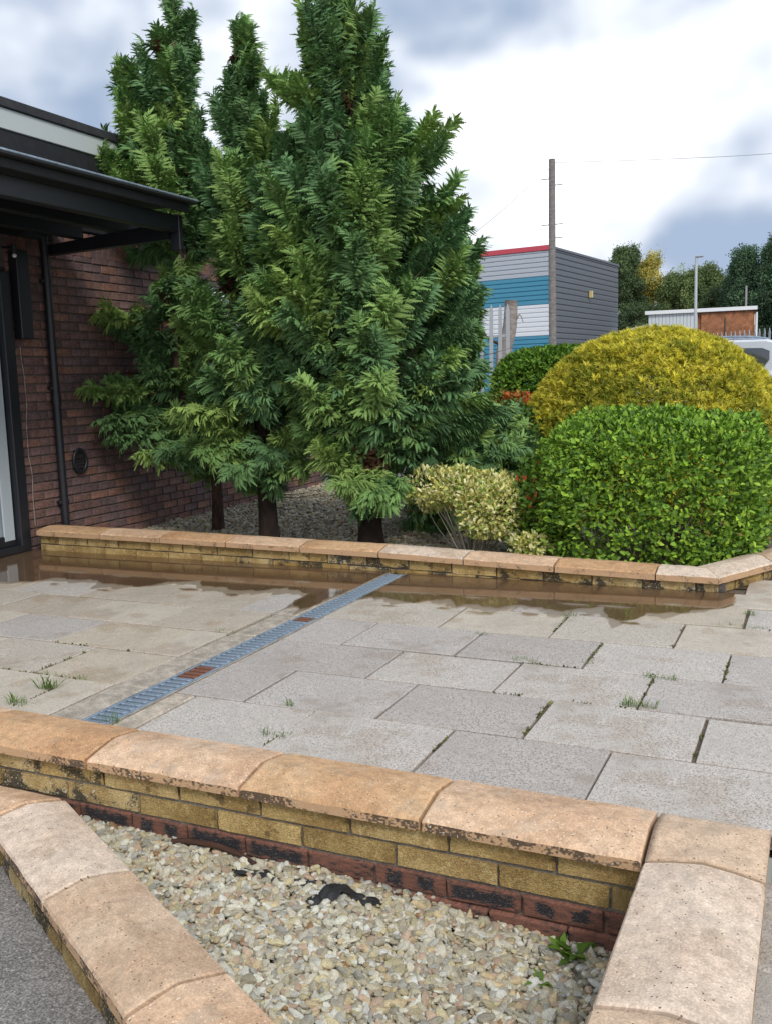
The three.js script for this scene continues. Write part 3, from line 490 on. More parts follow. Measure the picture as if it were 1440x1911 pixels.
  mesh('vent_slats', merge([0, 1, 2, 3, 4].map(i => cbox(0.02, 0.016, 0.13, 0.008, 0.62 + i * 0.03, zw(-6.36), 0.003))), M.blackMatt, vt);
  mesh('trunking_box', cbox(0.09, 0.70, 0.13, 0.046, 2.07, zw(-5.81)), M.black, b);
  { const q = rngOf(5), pos = [], idx = []; let n = 0; for (let y = 1.66; y > 0.18; y -= 0.03) { const zc = zw(-5.80) + (vnoise(y * 5, 1, 0, 3) - 0.5) * 0.03, h = 0.001 + q() * 0.0025; pos.push(0.003, y, zc - h, 0.003, y, zc + h); if (n) idx.push(n - 2, n, n - 1, n - 1, n, n + 1); n += 2; } mesh('lime_streak', geoFrom(pos, idx), M.lime, b); }
}
{
  const d = thing('downpipe', 'black round rainwater downpipe on the dark brick wall', 'pipe', [BX + 0.045, 0, -6.105]);
  mesh('pipe', tube([V(0, -0.06, 0), V(0, 0.8, 0), V(0, 1.6, 0), V(0, 2.56, 0)], 0.034, 3, 16), M.black, d);
  for (const y of [0.35, 1.32, 2.2]) { const c = mesh('bracket', merge([(() => { const g = new THREE.CylinderGeometry(0.04, 0.04, 0.035, 16); g.translate(0, y, 0); return g; })(), cbox(0.05, 0.03, 0.1, -0.018, y, 0)]), M.black, d); }
  mesh('socket', (() => { const g = new THREE.CylinderGeometry(0.041, 0.041, 0.09, 16); g.translate(0, 1.22, 0); return g; })(), M.black, d);
}
{
  const c = thing('entrance_canopy', 'black metal flat canopy projecting over the entrance door', 'canopy', [BX, 0, -6.2]);
  const zc = 1.6, L = 3.2;
  mesh('roof_sheet', cbox(1.50, 0.022, L + 0.06, 0.76, 2.70, zc, 0.004), M.blackMatt, c);
  mesh('front_fascia', cbox(0.03, 0.06, L, 1.43, 2.657, zc, 0.004), M.blackMatt, c);
  mesh('edge_trim', cbox(0.012, 0.014, L + 0.07, 1.509, 2.712, zc, 0.003), M.galv, c);
  for (const x of [1.29, 0.82, 0.35]) mesh('beam', cbox(0.08, 0.13, L, x, 2.555 + (x < 1 ? 0.03 : 0), zc, 0.006), M.black, c);
  mesh('end_bracket', (() => { const s = new THREE.Shape([new THREE.Vector2(0.012, 2.42), new THREE.Vector2(1.25, 2.44), new THREE.Vector2(1.25, 2.57), new THREE.Vector2(0.012, 2.50)]); const g = new THREE.ExtrudeGeometry(s, { depth: 0.07, bevelEnabled: false }); g.translate(0, 0, -0.035); return g; })(), M.black, c);
  mesh('end_bracket', (() => { const s = new THREE.Shape([new THREE.Vector2(0.012, 2.42), new THREE.Vector2(1.25, 2.44), new THREE.Vector2(1.25, 2.57), new THREE.Vector2(0.012, 2.50)]); const g = new THREE.ExtrudeGeometry(s, { depth: 0.07, bevelEnabled: false }); g.translate(0, 0, 2.2); return g; })(), M.black, c);
  mesh('end_plate', cbox(0.09, 0.27, 0.05, 1.30, 2.49, -0.02, 0.005), M.black, c);
  mesh('wall_plate', cbox(0.04, 0.14, L, 0.03, 2.6, zc, 0.005), M.black, c);
}
{
  const l = thing('wall_light', 'tiny round white light fitting under the black canopy', 'light', [BX + 0.12, 2.36, -5.70]);
  mesh('globe', new THREE.SphereGeometry(0.017, 14, 10), M.white, l); const g = new THREE.CylinderGeometry(0.02, 0.02, 0.07, 12); g.translate(0, 0.05, 0); mesh('holder', g, M.black, l);
  const a = cbox(0.12, 0.02, 0.02, -0.06, 0.07, 0); mesh('arm', a, M.black, l);
}

// ---------------------------------------------------------------- gravel
const stoneGeos = [1, 2, 3].map(s => {
  const g = new THREE.IcosahedronGeometry(1, 1), p = g.attributes.position;
  for (let i = 0; i < p.count; i++) { const v = V(p.getX(i), p.getY(i), p.getZ(i)), n = 0.72 + 0.62 * vnoise3(v.x * 1.5 + s * 9, v.y * 1.5 + 4, v.z * 1.5, s); v.multiplyScalar(n); p.setXYZ(i, v.x, v.y, v.z); }
  const q = g.toNonIndexed(); q.computeVertexNormals(); return q;
});
const stoneMat = std({ roughness: 0.85, color: 0xffffff, map: grainTex });
const stoneCols = [[0.50, 0.45, 0.36], [0.58, 0.54, 0.47], [0.44, 0.40, 0.32], [0.64, 0.60, 0.54], [0.40, 0.39, 0.37], [0.52, 0.42, 0.28], [0.46, 0.34, 0.27], [0.56, 0.55, 0.54], [0.50, 0.44, 0.30], [0.66, 0.63, 0.57], [0.36, 0.33, 0.28]];
const dm = new THREE.Object3D();
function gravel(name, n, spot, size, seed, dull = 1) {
  const grp = new THREE.Group(); grp.name = numbered(name); grp.userData = { kind: 'stuff', label: seed === 1 ? 'pale pebble gravel filling the planter in the foreground' : 'pale gravel mulch under the conifers and shrubs', category: 'gravel' }; scene.add(grp);
  const r = rngOf(seed), lists = [[], [], []];
  for (let i = 0; i < n; i++) { const p = spot(r); if (!p) continue; lists[Math.floor(r() * 3)].push(p); }
  lists.forEach((l, k) => {
    const im = new THREE.InstancedMesh(stoneGeos[k], stoneMat, l.length); im.name = 'stones'; im.castShadow = im.receiveShadow = true; im.userData.kind = 'stuff';
    l.forEach(([x, y, z], i) => {
      const s = size * (0.55 + Math.pow(r(), 2.2) * 1.1); dm.position.set(x, y, z); dm.rotation.set((r() - 0.5) * 1.3, r() * 6.3, (r() - 0.5) * 1.3); dm.scale.set(s * (0.9 + r() * 0.6), s * (0.35 + r() * 0.35), s * (0.6 + r() * 0.4)); dm.updateMatrix(); im.setMatrixAt(i, dm.matrix);
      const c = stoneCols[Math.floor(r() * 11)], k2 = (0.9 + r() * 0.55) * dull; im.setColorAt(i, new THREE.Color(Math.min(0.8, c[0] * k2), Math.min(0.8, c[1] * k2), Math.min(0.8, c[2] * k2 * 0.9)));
      if (r() < 0.005) im.setColorAt(i, new THREE.Color(0.36, 0.21, 0.10));
    });
    grp.add(im);
  });
}
const gravY = (x, z) => -0.247 - 0.045 * smooth(-1.4, -0.5, x) + 0.012 * smooth(-1.9, -2.4, z) + (fbm(x * 3, z * 3, 0, 2, 4) - 0.5) * 0.03;
const inPlanter = (x, z) => { const px = x + 2.403, pz = z + 2.398; return z > -2.43 && x < -0.345 && (-0.4855 * px + 0.874 * pz) < 0.03; };
{
  const sg = new THREE.ShapeGeometry(new THREE.Shape([[-2.40, -2.44], [-0.33, -2.44], [-0.33, -0.4], [1.2, -0.4]].slice(0, 3).concat([[-0.33, -1.16]]).slice(0, 2).concat([[-0.33, -1.27]]).map(q => new THREE.Vector2(q[0], -q[1])))); sg.rotateX(-Math.PI / 2); sg.translate(0, -0.305, 0); struct('planter_soil', boxUV(sg.toNonIndexed()), M.soil);
  gravel('planter_gravel', 40000, r => { const x = -2.45 + r() * 2.12, z = -2.44 + r() * 1.45; if (!inPlanter(x, z)) return null; return [x, gravY(x, z) + (r() - 0.62) * 0.026, z]; }, 0.0122, 1);
  // bed behind the back wall
  const bs = []; const bi = []; const bedY = (x, z) => -0.055 + (fbm(x * 1.2 + 5, z * 1.2, 0, 2, 8) - 0.5) * 0.05 + 0.05 * smooth(-6.4, -5.98, z) + 0.03 * smooth(-7, -10, z);
  for (let j = 0; j <= 40; j++) for (let i = 0; i <= 40; i++) { const x = lerp(-5.9, 0.2, i / 40), z = lerp(-5.9, -11.5, j / 40); bs.push(x, bedY(x, z) - 0.014, z); if (i < 40 && j < 40) { const o = j * 41 + i; bi.push(o, o + 1, o + 41, o + 1, o + 42, o + 41); } }
  struct('shrub_bed_soil', boxUV(geoFrom(bs, bi)), M.soil);
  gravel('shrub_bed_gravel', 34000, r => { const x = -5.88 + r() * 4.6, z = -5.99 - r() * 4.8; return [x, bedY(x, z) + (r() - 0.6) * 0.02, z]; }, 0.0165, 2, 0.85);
}

// ---------------------------------------------------------------- foliage
const leafMat = (rough = 0.55, tr = 0.3) => new THREE.MeshPhysicalMaterial({ color: 0xffffff, roughness: rough, transmission: tr, side: THREE.DoubleSide, specularIntensity: 0.3 });
// cypress spray: a flat, drooping frond, unit length along +x, +y up
function sprayGeo(seed) {
  const r = rngOf(seed), pos = [];
  const stemY = x => 0.10 * Math.sin(x * 2.4) - 0.30 * x * x * x;
  const tri = (a, b, c) => pos.push(...a, ...b, ...c);
  tri([0, 0, -0.012], [0, 0, 0.012], [0.55, stemY(0.55), 0]); 
  const finger = (t, an, L, w0) => {
    const dx = Math.cos(an), dz = Math.sin(an), cu = 0.25 + r() * 0.4, ri = 0.14 + r() * 0.12, sw = (r() - 0.5) * 0.5;
    const P = (u, w) => { const b = an + sw * u * u, x = t + Math.cos(b) * u * L - Math.sin(b) * w * L, z = Math.sin(b) * u * L + Math.cos(b) * w * L; return [x, stemY(t) + L * (ri * Math.sin(Math.PI * Math.min(1, u * 1.15)) - cu * u * u - Math.abs(w) * 0.55), z]; };
    const W = [0.06, 0.12, 0.13, 0.10, 0.0], U = [0, 0.28, 0.55, 0.8, 1.02];
    for (let k = 0; k < 4; k++) for (const q of [-1, 1]) {
      tri(P(U[k], 0), P(U[k + 1], 0), P(U[k], q * W[k])); tri(P(U[k + 1], 0), P(U[k + 1], q * W[k + 1]), P(U[k], q * W[k]));
      const um = U[k] + 0.03, l = 0.17 * (1.15 - U[k] * 0.7); if (k < 4) { tri(P(um, 0), P(um + 0.13, 0), P(um + l * 0.95, q * (l * 0.8 + 0.05))); tri(P(um + 0.13, 0), P(um + 0.24, 0), P(um + 0.12 + l * 0.9, q * (l * 0.65 + 0.04))); }
    }
  };
  for (let i = 0; i < 8; i++) for (const s of [-1, 1]) { const t = 0.05 + i * 0.108 + (s > 0 ? 0.055 : 0) + (r() - 0.5) * 0.04; finger(t, (0.95 - t * 0.45 + (r() - 0.5) * 0.35) * s, (0.19 + 0.22 * Math.sin(Math.PI * Math.min(1, 0.25 + t * 0.7))) * (0.7 + r() * 0.5)); }
  finger(0.84, (r() - 0.5) * 0.3, 0.26);
  return geoFrom(pos);
}
const sprays = [1, 2, 3, 4].map(sprayGeo), sprayMat = leafMat(0.6);
function addInst(parent, name, geos, mat, items, seed) {     // items: {p, q, s(Vector3), c}
  const r = rngOf(seed), L = geos.map(() => []); items.forEach(it => L[Math.floor(r() * geos.length)].push(it));
  L.forEach((l, k) => { if (!l.length) return; const im = new THREE.InstancedMesh(geos[k], mat, l.length); im.name = name; im.castShadow = im.receiveShadow = true; stuff(im); const m = new THREE.Matrix4(); l.forEach((it, i) => { m.compose(it.p, it.q, it.s); im.setMatrixAt(i, m); im.setColorAt(i, it.c); }); parent.add(im); });
}
const mb = new THREE.Matrix4(), camR = V(Math.cos(24.8 * Math.PI / 180), 0, -Math.sin(24.8 * Math.PI / 180)), camF = V(-Math.sin(24.8 * Math.PI / 180), 0, -Math.cos(24.8 * Math.PI / 180));
function basisQuat(dir, up) { const x = dir.clone().normalize(), z = x.clone().cross(up); if (z.lengthSq() < 1e-5) z.set(0, 0, 1).cross(x); z.normalize(); const y = z.clone().cross(x); mb.makeBasis(x, y, z); return new THREE.Quaternion().setFromRotationMatrix(mb); }
function profAt(prof, y) { if (y >= prof[0][0]) return prof[0]; for (let i = 0; i + 1 < prof.length; i++) if (y >= prof[i + 1][0]) { const t = (prof[i][0] - y) / (prof[i][0] - prof[i + 1][0]); return [y, lerp(prof[i][1], prof[i + 1][1], t), lerp(prof[i][2], prof[i + 1][2], t)]; } return prof[prof.length - 1]; }
const greens = [[0.21, 0.365, 0.115], [0.17, 0.315, 0.118], [0.14, 0.27, 0.108], [0.27, 0.425, 0.125], [0.33, 0.475, 0.135], [0.17, 0.325, 0.14]];
function conifer(o) {
  const t = thing('conifer_tree', o.label, 'tree', [o.x, o.y0 ?? -0.06, o.z], 0, undefined), r = rngOf(o.seed), base = V(o.x, o.y0 ?? -0.06, o.z), items = [], dead = [], twigs = [], top = o.prof[0][0];
  const limit = o.limit ?? (p => p.x > -5.78);
  const ctr = y => { const [, a, b] = profAt(o.prof, y); const f = smooth(0.3, 1.6, y) * 0.8; return base.clone().setY(y).addScaledVector(camR, (a + b) / 2 * f); };
  const rel = v => v.clone().sub(base);
  // trunk
  const tp = []; for (let i = 0; i <= 8; i++) { const y = lerp(-0.06, top - 0.1, i / 8); const c = ctr(y); tp.push(rel(V(c.x + (r() - 0.5) * 0.03, y, c.z + (r() - 0.5) * 0.03))); }
  mesh('trunk', tube(tp, o.tr, 24, 9, s => 1.1 - s * 0.92 + 0.25 * Math.exp(-s * 30)), o.bark ?? M.barkDark, t);
  const plume = (tip, rise, fol, tone, dens, brown, wk = 1) => {
    const c = ctr(tip.y); const hb = Math.max(0.12, tip.y - rise); const b0 = ctr(hb); b0.y = hb;
    const mid = b0.clone().lerp(tip, 0.55); mid.y -= 0.06 + 0.1 * rise; const L = b0.distanceTo(tip);
    const cv = new THREE.QuadraticBezierCurve3(b0, mid, tip); if (L > 0.25) twigs.push(tube([b0, cv.getPoint(0.5), tip].map(rel), 0.007 + L * 0.006, 5, 4, s => 1 - s * 0.85));
    const s0 = Math.max(0.06, 1 - fol / L), n = Math.max(5, Math.ceil((1 - s0) * L / 0.034));
    for (let i = 0; i <= n; i++) {
      const u = i / n, s = lerp(s0, 1, u), p = cv.getPoint(s), d = cv.getTangent(s).normalize(), k = u > 0.93 ? 1 : dens;
      const up0 = V(0, 1, 0).addScaledVector(d, -d.y).normalize(), side = d.clone().cross(up0).normalize();
      for (let q = 0; q < k; q++) {
        const sg = (i + q) % 2 ? 1 : -1, roll = (r() - 0.5) * 1.9, lat = side.clone().multiplyScalar(sg * Math.cos(roll)).addScaledVector(up0, Math.sin(roll));
        const w = u > 0.93 ? 0.1 : 0.45 + (1 - u) * 0.5; const dir = d.clone().addScaledVector(lat, w + (r() - 0.5) * 0.3).add(V((r() - 0.5) * 0.3, (r() - 0.5) * 0.3 + (o.lift ?? 0.05) + 0.3 * smooth(1.2, 2.6, p.y), (r() - 0.5) * 0.3)).normalize();
        const up = up0.clone().addScaledVector(lat, -0.35 + r() * 0.3).addScaledVector(V(p.x - c.x, 0, p.z - c.z).normalize(), 0.7 + r() * 0.7).normalize();
        const len = (0.090 + 0.075 * Math.sin(Math.PI * Math.min(1, 0.3 + u * 0.62)) + r() * 0.05) * (o.sc ?? 1) * wk * (0.6 + r() * 0.8);
        if (!limit(p)) continue;
        const g = greens[tone], v = 0.78 + r() * 0.44; const it = { p: rel(p), q: basisQuat(dir, up), s: V(len, len, len * (0.75 + r() * 0.35)), c: new THREE.Color(g[0] * v, g[1] * v, g[2] * v) };
        if (brown && r() < 0.6) { const bv = 0.6 + r() * 0.7; it.c.setRGB(0.15 * bv, 0.075 * bv, 0.038 * bv); }
        items.push(it);
      }
    }
  };
  const ys = o.prof.map(p => p[0]), yBot = ys[ys.length - 1];
  for (let i = 0; i < o.n; i++) {
    const inner = i > o.n * 0.70; let y, pr, wgt;
    do { y = lerp(yBot, top, r()); pr = profAt(o.prof, y); wgt = (pr[2] - pr[1]) / o.wmax; } while (r() > 0.25 + wgt);
    const c = base.clone().setY(y).addScaledVector(camR, (pr[1] + pr[2]) / 2), hTop = smooth(2.6, 3.3, y), hw = Math.max(0.05, (pr[2] - pr[1]) / 2 - 0.05 - 0.02 * hTop), a = r() * Math.PI * 2, depth = Math.min(hw, o.dmax ?? 0.85) * 0.9;
    const lump = fbm3(Math.cos(a) * 1.6 + 9, y * 1.9, Math.sin(a) * 1.6 + o.seed, 3, o.seed) - 0.5, f = inner ? 0.35 + r() * 0.4 : Math.min(1.08 + (1 - hTop) * 0.1, 0.84 + lump * 1.5 + r() * 0.2); if (!inner && lump < -0.06 && r() < 0.65) continue; const stray = !inner && r() < 0.1 ? 0.2 * (1 - hTop * 0.6) : 0;
    const tip = c.addScaledVector(camR, Math.cos(a) * (hw * f + stray)).addScaledVector(camF, Math.sin(a) * (depth * f + stray * 0.5)), hh = (y - yBot) / (top - yBot);
    const rise = hw * f * lerp(o.riseLow ?? 0.15, 2.2, Math.pow(hh, 1.15)) + (r() - 0.3) * 0.15;
    plume(tip, rise, 0.32 + 0.22 * r() + 0.10 * hw, Math.floor(Math.pow(r(), 1.1) * 6), inner ? 2 : 3, inner && r() < 0.22, clamp(0.6 + hw * 1.0, 0.6, 1) * 1.0);
  }
  for (const [y, a, dp, rise] of o.tips ?? []) plume(base.clone().setY(y).addScaledVector(camR, a).addScaledVector(camF, dp), rise, 0.6, Math.floor(r() * 5), 3, false);
  for (let i = 0; i < 10; i++) { const y = top - i * 0.03; plume(V(ctr(y).x + (r() - 0.5) * 0.05, y + 0.03, ctr(y).z + (r() - 0.5) * 0.05), 0.25, 0.22, 0, 2, false, 0.55); }
  // bare inner twigs low on the trunk
  for (let i = 0; i < (o.bare ?? 20); i++) { const y = lerp(0.25, 1.5, r()), c = ctr(y), a = r() * 6.28, l = 0.25 + r() * 0.4; const e = c.clone().add(V(Math.cos(a) * l, (r() - 0.35) * 0.2, Math.sin(a) * l)); if (!limit(e)) continue; twigs.push(tube([c, c.clone().lerp(e, 0.5).add(V(0, -0.03, 0)), e].map(rel), 0.006, 4, 4, s => 1 - s * 0.8)); }
  mesh('branches', merge(twigs), M.twig, t); stuff(t.children[t.children.length - 1]);
  addInst(t, 'foliage', sprays, sprayMat, items, o.seed + 5);
  return t;
}
const PA = [[4.94, -0.36, -0.10], [4.73, -0.54, 0.08], [4.46, -0.48, 0.10], [4.24, -0.48, 0.11], [4.07, -0.64, 0.10], [3.75, -0.66, 0.10], [3.53, -0.75, 0.16], [3.30, -1.0, 0.3], [3.07, -0.80, 0.34], [2.83, -0.48, 0.26], [2.50, -0.36, 0.10], [2.17, -0.50, 0.03], [1.89, -0.80, 0.04], [1.60, -0.80, 0.05], [1.36, -1.0, 0.06], [1.02, -0.9, 0.07], [0.72, -0.35, 0.10], [0.48, -0.25, 0.05]];
const PB = [[4.15, -0.06, 0.04], [3.97, -0.14, 0.12], [3.72, -0.26, 0.2], [3.40, -0.38, 0.22], [3.14, -0.46, 0.38], [2.85, -0.48, 0.56], [2.46, -0.50, 0.66], [2.03, -0.52, 0.64], [1.60, -0.55, 0.62], [1.20, -0.55, 0.54], [0.93, -0.5, 0.44], [0.61, -0.40, 0.29], [0.43, -0.22, 0.19]];
const PC = [[4.38, -0.18, 0.01], [4.08, -0.40, 0.14], [3.86, -0.44, 0.27], [3.63, -0.40, 0.24], [3.41, -0.46, 0.32], [3.17, -0.52, 0.46], [2.94, -0.60, 0.44], [2.79, -0.78, 0.62], [2.63, -0.84, 0.76], [2.35, -0.88, 0.80], [2.08, -0.88, 0.80], [1.75, -0.84, 0.80], [1.43, -0.80, 0.74], [1.18, -0.54, 0.58], [0.93, -0.47, 0.48], [0.68, -0.44, 0.30], [0.42, -0.30, 0.22], [0.30, -0.12, 0.12]];
const PD = [[2.71, -0.27, -0.20], [2.47, -0.45, -0.07], [2.23, -0.56, -0.01], [1.83, -0.62, 0.01], [1.43, -0.63, -0.03], [1.18, -0.53, -0.17], [1.03, -0.43, -0.28]];
conifer({ x: -5.12, z: -7.3, label: 'leftmost conifer tree with thin grey trunk close to the brick wall', seed: 11, prof: PA, n: 150, wmax: 1.2, tr: 0.048, bark: M.bark, dmax: 0.55, bare: 10,
  tips: [[3.42, -1.15, 0.05, 0.25], [3.35, -1.05, -0.1, 0.3], [3.2, -1.1, -0.2, 0.25], [3.15, -0.9, -0.3, 0.3], [3.25, -0.7, -0.35, 0.3], [3.5, -0.8, -0.1, 0.4], [3.05, -0.6, -0.4, 0.2], [3.1, -0.3, -0.45, 0.2], [3.3, -0.45, -0.3, 0.3], [3.0, -1.0, -0.1, 0.2], [3.6, -0.6, -0.2, 0.4], [4.1, -0.62, 0, 0.4], [3.95, -0.66, 0.1, 0.4], [3.8, -0.64, -0.1, 0.4], [3.3, -1.22, -0.1, 0.3], [3.5, -0.95, 0.1, 0.4], [2.50, -0.75, 0.3, -0.1], [1.98, -1.0, -0.3, 0.1], [1.9, -0.95, -0.15, 0.1], [1.42, -1.28, -0.2, 0.1], [1.38, -1.2, -0.35, 0.05], [1.2, -1.15, -0.25, -0.1], [1.05, -1.1, -0.2, -0.15], [1.3, -1.0, -0.5, 0.05], [1.0, -0.85, -0.45, -0.1], [0.85, -0.75, -0.4, -0.15], [0.72, -0.3, -0.5, -0.1], [0.7, -0.5, -0.4, -0.1]] });
conifer({ x: -4.28, z: -6.85, label: 'middle conifer tree with dark trunk and slender pointed top', seed: 12, prof: PB, n: 185, wmax: 1.1, tr: 0.075, dmax: 0.55, bare: 26,
  tips: [[4.1, 0.02, 0, 0.5], [1.1, -0.55, -0.4, 0], [0.75, -0.45, -0.35, -0.1], [0.72, 0.1, -0.4, -0.1], [0.6, -0.2, -0.4, -0.15], [0.65, 0.35, -0.3, -0.1]] });
conifer({ x: -3.26, z: -6.75, label: 'largest conifer tree with broad crown beside the yellow variegated shrub', seed: 13, prof: PC, n: 310, wmax: 1.5, tr: 0.088, dmax: 0.62, bare: 30,
  tips: [[3.12, 0.66, 0, 0.45], [3.25, 0.58, 0.1, 0.5], [3.0, 0.62, -0.1, 0.4], [2.72, 0.70, 0, 0.5], [2.6, 0.74, 0.1, 0.35], [3.55, -0.62, 0, 0.4], [1.12, 0.95, 0.5, 0.1], [1.0, 1.1, 0.6, 0.05], [0.9, 0.95, 0.5, 0], [0.45, 0.05, -0.35, -0.05], [0.5, -0.15, -0.35, -0.05], [0.48, 0.2, -0.3, -0.05]] });
conifer({ x: -2.92, z: -8.6, label: 'dark conifer tree behind, at the right edge of the conifer group', seed: 14, prof: PD.map(p => [p[0], p[1] - 0.1, p[2] - 0.03]), n: 135, wmax: 0.7, tr: 0.06, bare: 12, sc: 1.0, y0: -0.06 });

// leaf with a folded midrib, unit length along +x
function leafGeo(w = 0.5, fold = 0.12) { const z = w / 2; return geoFrom([0, 0, 0, 0.35, fold, z, 0.45, 0, 0, 0.35, fold, -z, 0.78, fold * 0.6, z * 0.7, 1, -0.05, 0, 0.78, fold * 0.6, -z * 0.7], [0, 1, 2, 0, 2, 3, 1, 4, 2, 2, 4, 5, 3, 2, 6, 2, 5, 6]); }
const leaf = leafGeo(), leafM = leafMat(0.42), leafSoft = leafMat(0.65);
// sprig of fine golden threads
function sprigGeo(seed, n = 7) {
  const r = rngOf(seed), pos = [];
  for (let i = 0; i < n; i++) { const a = r() * 6.28, el = 0.35 + r() * 1.0, l = 0.6 + r() * 0.5, d = V(Math.cos(a) * Math.cos(el), Math.sin(el), Math.sin(a) * Math.cos(el)), s = V(-Math.sin(a), 0, Math.cos(a)), w = 0.05 + r() * 0.03; const p0 = V(0, 0, 0), p1 = d.clone().multiplyScalar(l * 0.55), p2 = d.clone().multiplyScalar(l).add(V(Math.cos(a) * 0.18, -0.12, Math.sin(a) * 0.18));
    for (const [x, y, wa, wb] of [[p0, p1, w, w], [p1, p2, w, 0.01]]) { const A = x.clone().addScaledVector(s, wa), B = x.clone().addScaledVector(s, -wa), C = y.clone().addScaledVector(s, wb), D = y.clone().addScaledVector(s, -wb); for (const q of [A, B, C, B, D, C]) pos.push(q.x, q.y, q.z); }
    for (let k = 0; k < 3; k++) { const u = 0.3 + k * 0.2, q = d.clone().multiplyScalar(l * u), e = q.clone().addScaledVector(s, (k % 2 ? 1 : -1) * 0.22).addScaledVector(d, 0.22); const f = q.clone().addScaledVector(d, 0.08); for (const v of [q, f, e]) pos.push(v.x, v.y, v.z); } }
  return geoFrom(pos);
}
const sprigs = [1, 2, 3].map(s => sprigGeo(s));
function clump(t, name, geos, mat, o) {    // foliage spread through a shell around a rounded body; body(u,v) gives point + normal
  const r = rngOf(o.seed), items = [];
  for (let i = 0; i < o.n; i++) {
    const h = o.surf(r); if (!h) continue; const { p, n } = h;
    const bump = (fbm3(p.x * (o.nf ?? 3.2) + 11, p.y * (o.nf ?? 3.2), p.z * (o.nf ?? 3.2), 3, o.seed) - 0.5) * (o.lump ?? 0.2); const dep = Math.pow(r(), 1.6) * (o.depth ?? 0.14);
    const q = p.clone().addScaledVector(n, bump - dep); if (o.skip && o.skip(q, r)) continue; if (q.y < -0.05) continue;
    const dir = n.clone().multiplyScalar(o.out ?? 0.6).add(V((r() - 0.5) * 1.6, (r() - 0.3) * 1.3, (r() - 0.5) * 1.6)).normalize(), up = n.clone().add(V((r() - 0.5) * 1.2, 0.7 + (r() - 0.5) * 0.8, (r() - 0.5) * 1.2)).normalize();
    const s = o.size * (0.65 + r() * 0.7), c = o.col(q, r, dep);
    items.push({ p: q, q: o.upright ? basisQuat(V(r() - 0.5, 0, r() - 0.5).addScaledVector(n, 0.0).normalize(), dir) : basisQuat(dir, up), s: V(s, s, s * (0.8 + r() * 0.4)), c });
  }
  addInst(t, name, geos, mat, items, o.seed + 1);
}
// rounded-box body surface sampler in local space (superellipsoid)
function superSurf(c, a, h, b, e, turn = 0, e2 = e) {
  const ct = Math.cos(turn), st = Math.sin(turn);
  return r => {
    const d = V(r() * 2 - 1, (r() * 1.9 - 0.9), r() * 2 - 1); if (d.length() > 1.0 || d.length() < 0.1) return null; d.normalize();
    const k = Math.pow(Math.pow(Math.pow(Math.abs(d.x / a), e) + Math.pow(Math.abs(d.z / b), e), e2 / e) + Math.pow(Math.abs(d.y / h), e2), -1 / e2); const p = d.clone().multiplyScalar(k);
    const n = V(Math.sign(p.x) * Math.pow(Math.abs(p.x / a), e - 1) / a, Math.sign(p.y) * Math.pow(Math.abs(p.y / h), e2 - 1) / h, Math.sign(p.z) * Math.pow(Math.abs(p.z / b), e - 1) / b).normalize();
    const rt = v => V(v.x * ct + v.z * st, v.y, -v.x * st + v.z * ct);
    return { p: rt(p).add(c), n: rt(n) };
  };
}
const pick = (arr, r, k = 0.25) => { const c = arr[Math.floor(r() * arr.length)], v = 1 - k + r() * k * 2; return new THREE.Color(c[0] * v, c[1] * v, c[2] * v); };
function stems(t, c, n, R, H, mat, seed, rad = 0.012) { const r = rngOf(seed), g = []; for (let i = 0; i < n; i++) { const a = r() * 6.28, q = R * (0.3 + r() * 0.7), b = V(c.x + Math.cos(a) * q * 0.35, c.y, c.z + Math.sin(a) * q * 0.35), e = V(c.x + Math.cos(a) * q, c.y + H * (0.6 + r() * 0.4), c.z + Math.sin(a) * q); const m = b.clone().lerp(e, 0.5).add(V((r() - 0.5) * 0.1, (r() - 0.2) * 0.05, (r() - 0.5) * 0.1)); g.push(tube([b, m, e], rad * (0.5 + r() * 0.7), 5, 5, s => 1 - s * 0.7)); } stuff(mesh('stems', merge(g), mat, t)); }

// clipped green hedge at the front right
{
  const t = thing('clipped_shrub', 'large bright green clipped box shaped shrub behind the right of the garden wall', 'shrub');
  const gr = [[0.28, 0.46, 0.055], [0.21, 0.38, 0.05], [0.35, 0.53, 0.06], [0.14, 0.27, 0.042], [0.24, 0.39, 0.052], [0.10, 0.19, 0.038]];
  const c = V(-1.07, 0.42, -6.92);
  clump(t, 'leaves', [leaf], leafM, { seed: 61, n: 84000, surf: superSurf(c, 0.77, 0.585, 0.74, 4.2, 0.16, 4.4), depth: 0.22, lump: 0.22, nf: 4.5, size: 0.040, skip: (q, r) => (q.y < 0.34 && r() < (0.34 - q.y) * 2.4 && q.x < -0.8) || (q.y < 0.85 && fbm3(q.x * 5 + 2, q.y * 5, q.z * 5, 2, 19) > 0.66 && r() < 0.85), col: (q, r) => { const k = pick(gr, r, 0.3); if (r() < 0.02 && q.y < 0.6) k.setRGB(0.25, 0.2, 0.05); if (r() < 0.0012) k.setRGB(0.35, 0.09, 0.03); return k; } });
  stems(t, V(-1.1, -0.03, -6.8), 40, 0.65, 0.6, M.twig, 62);
}
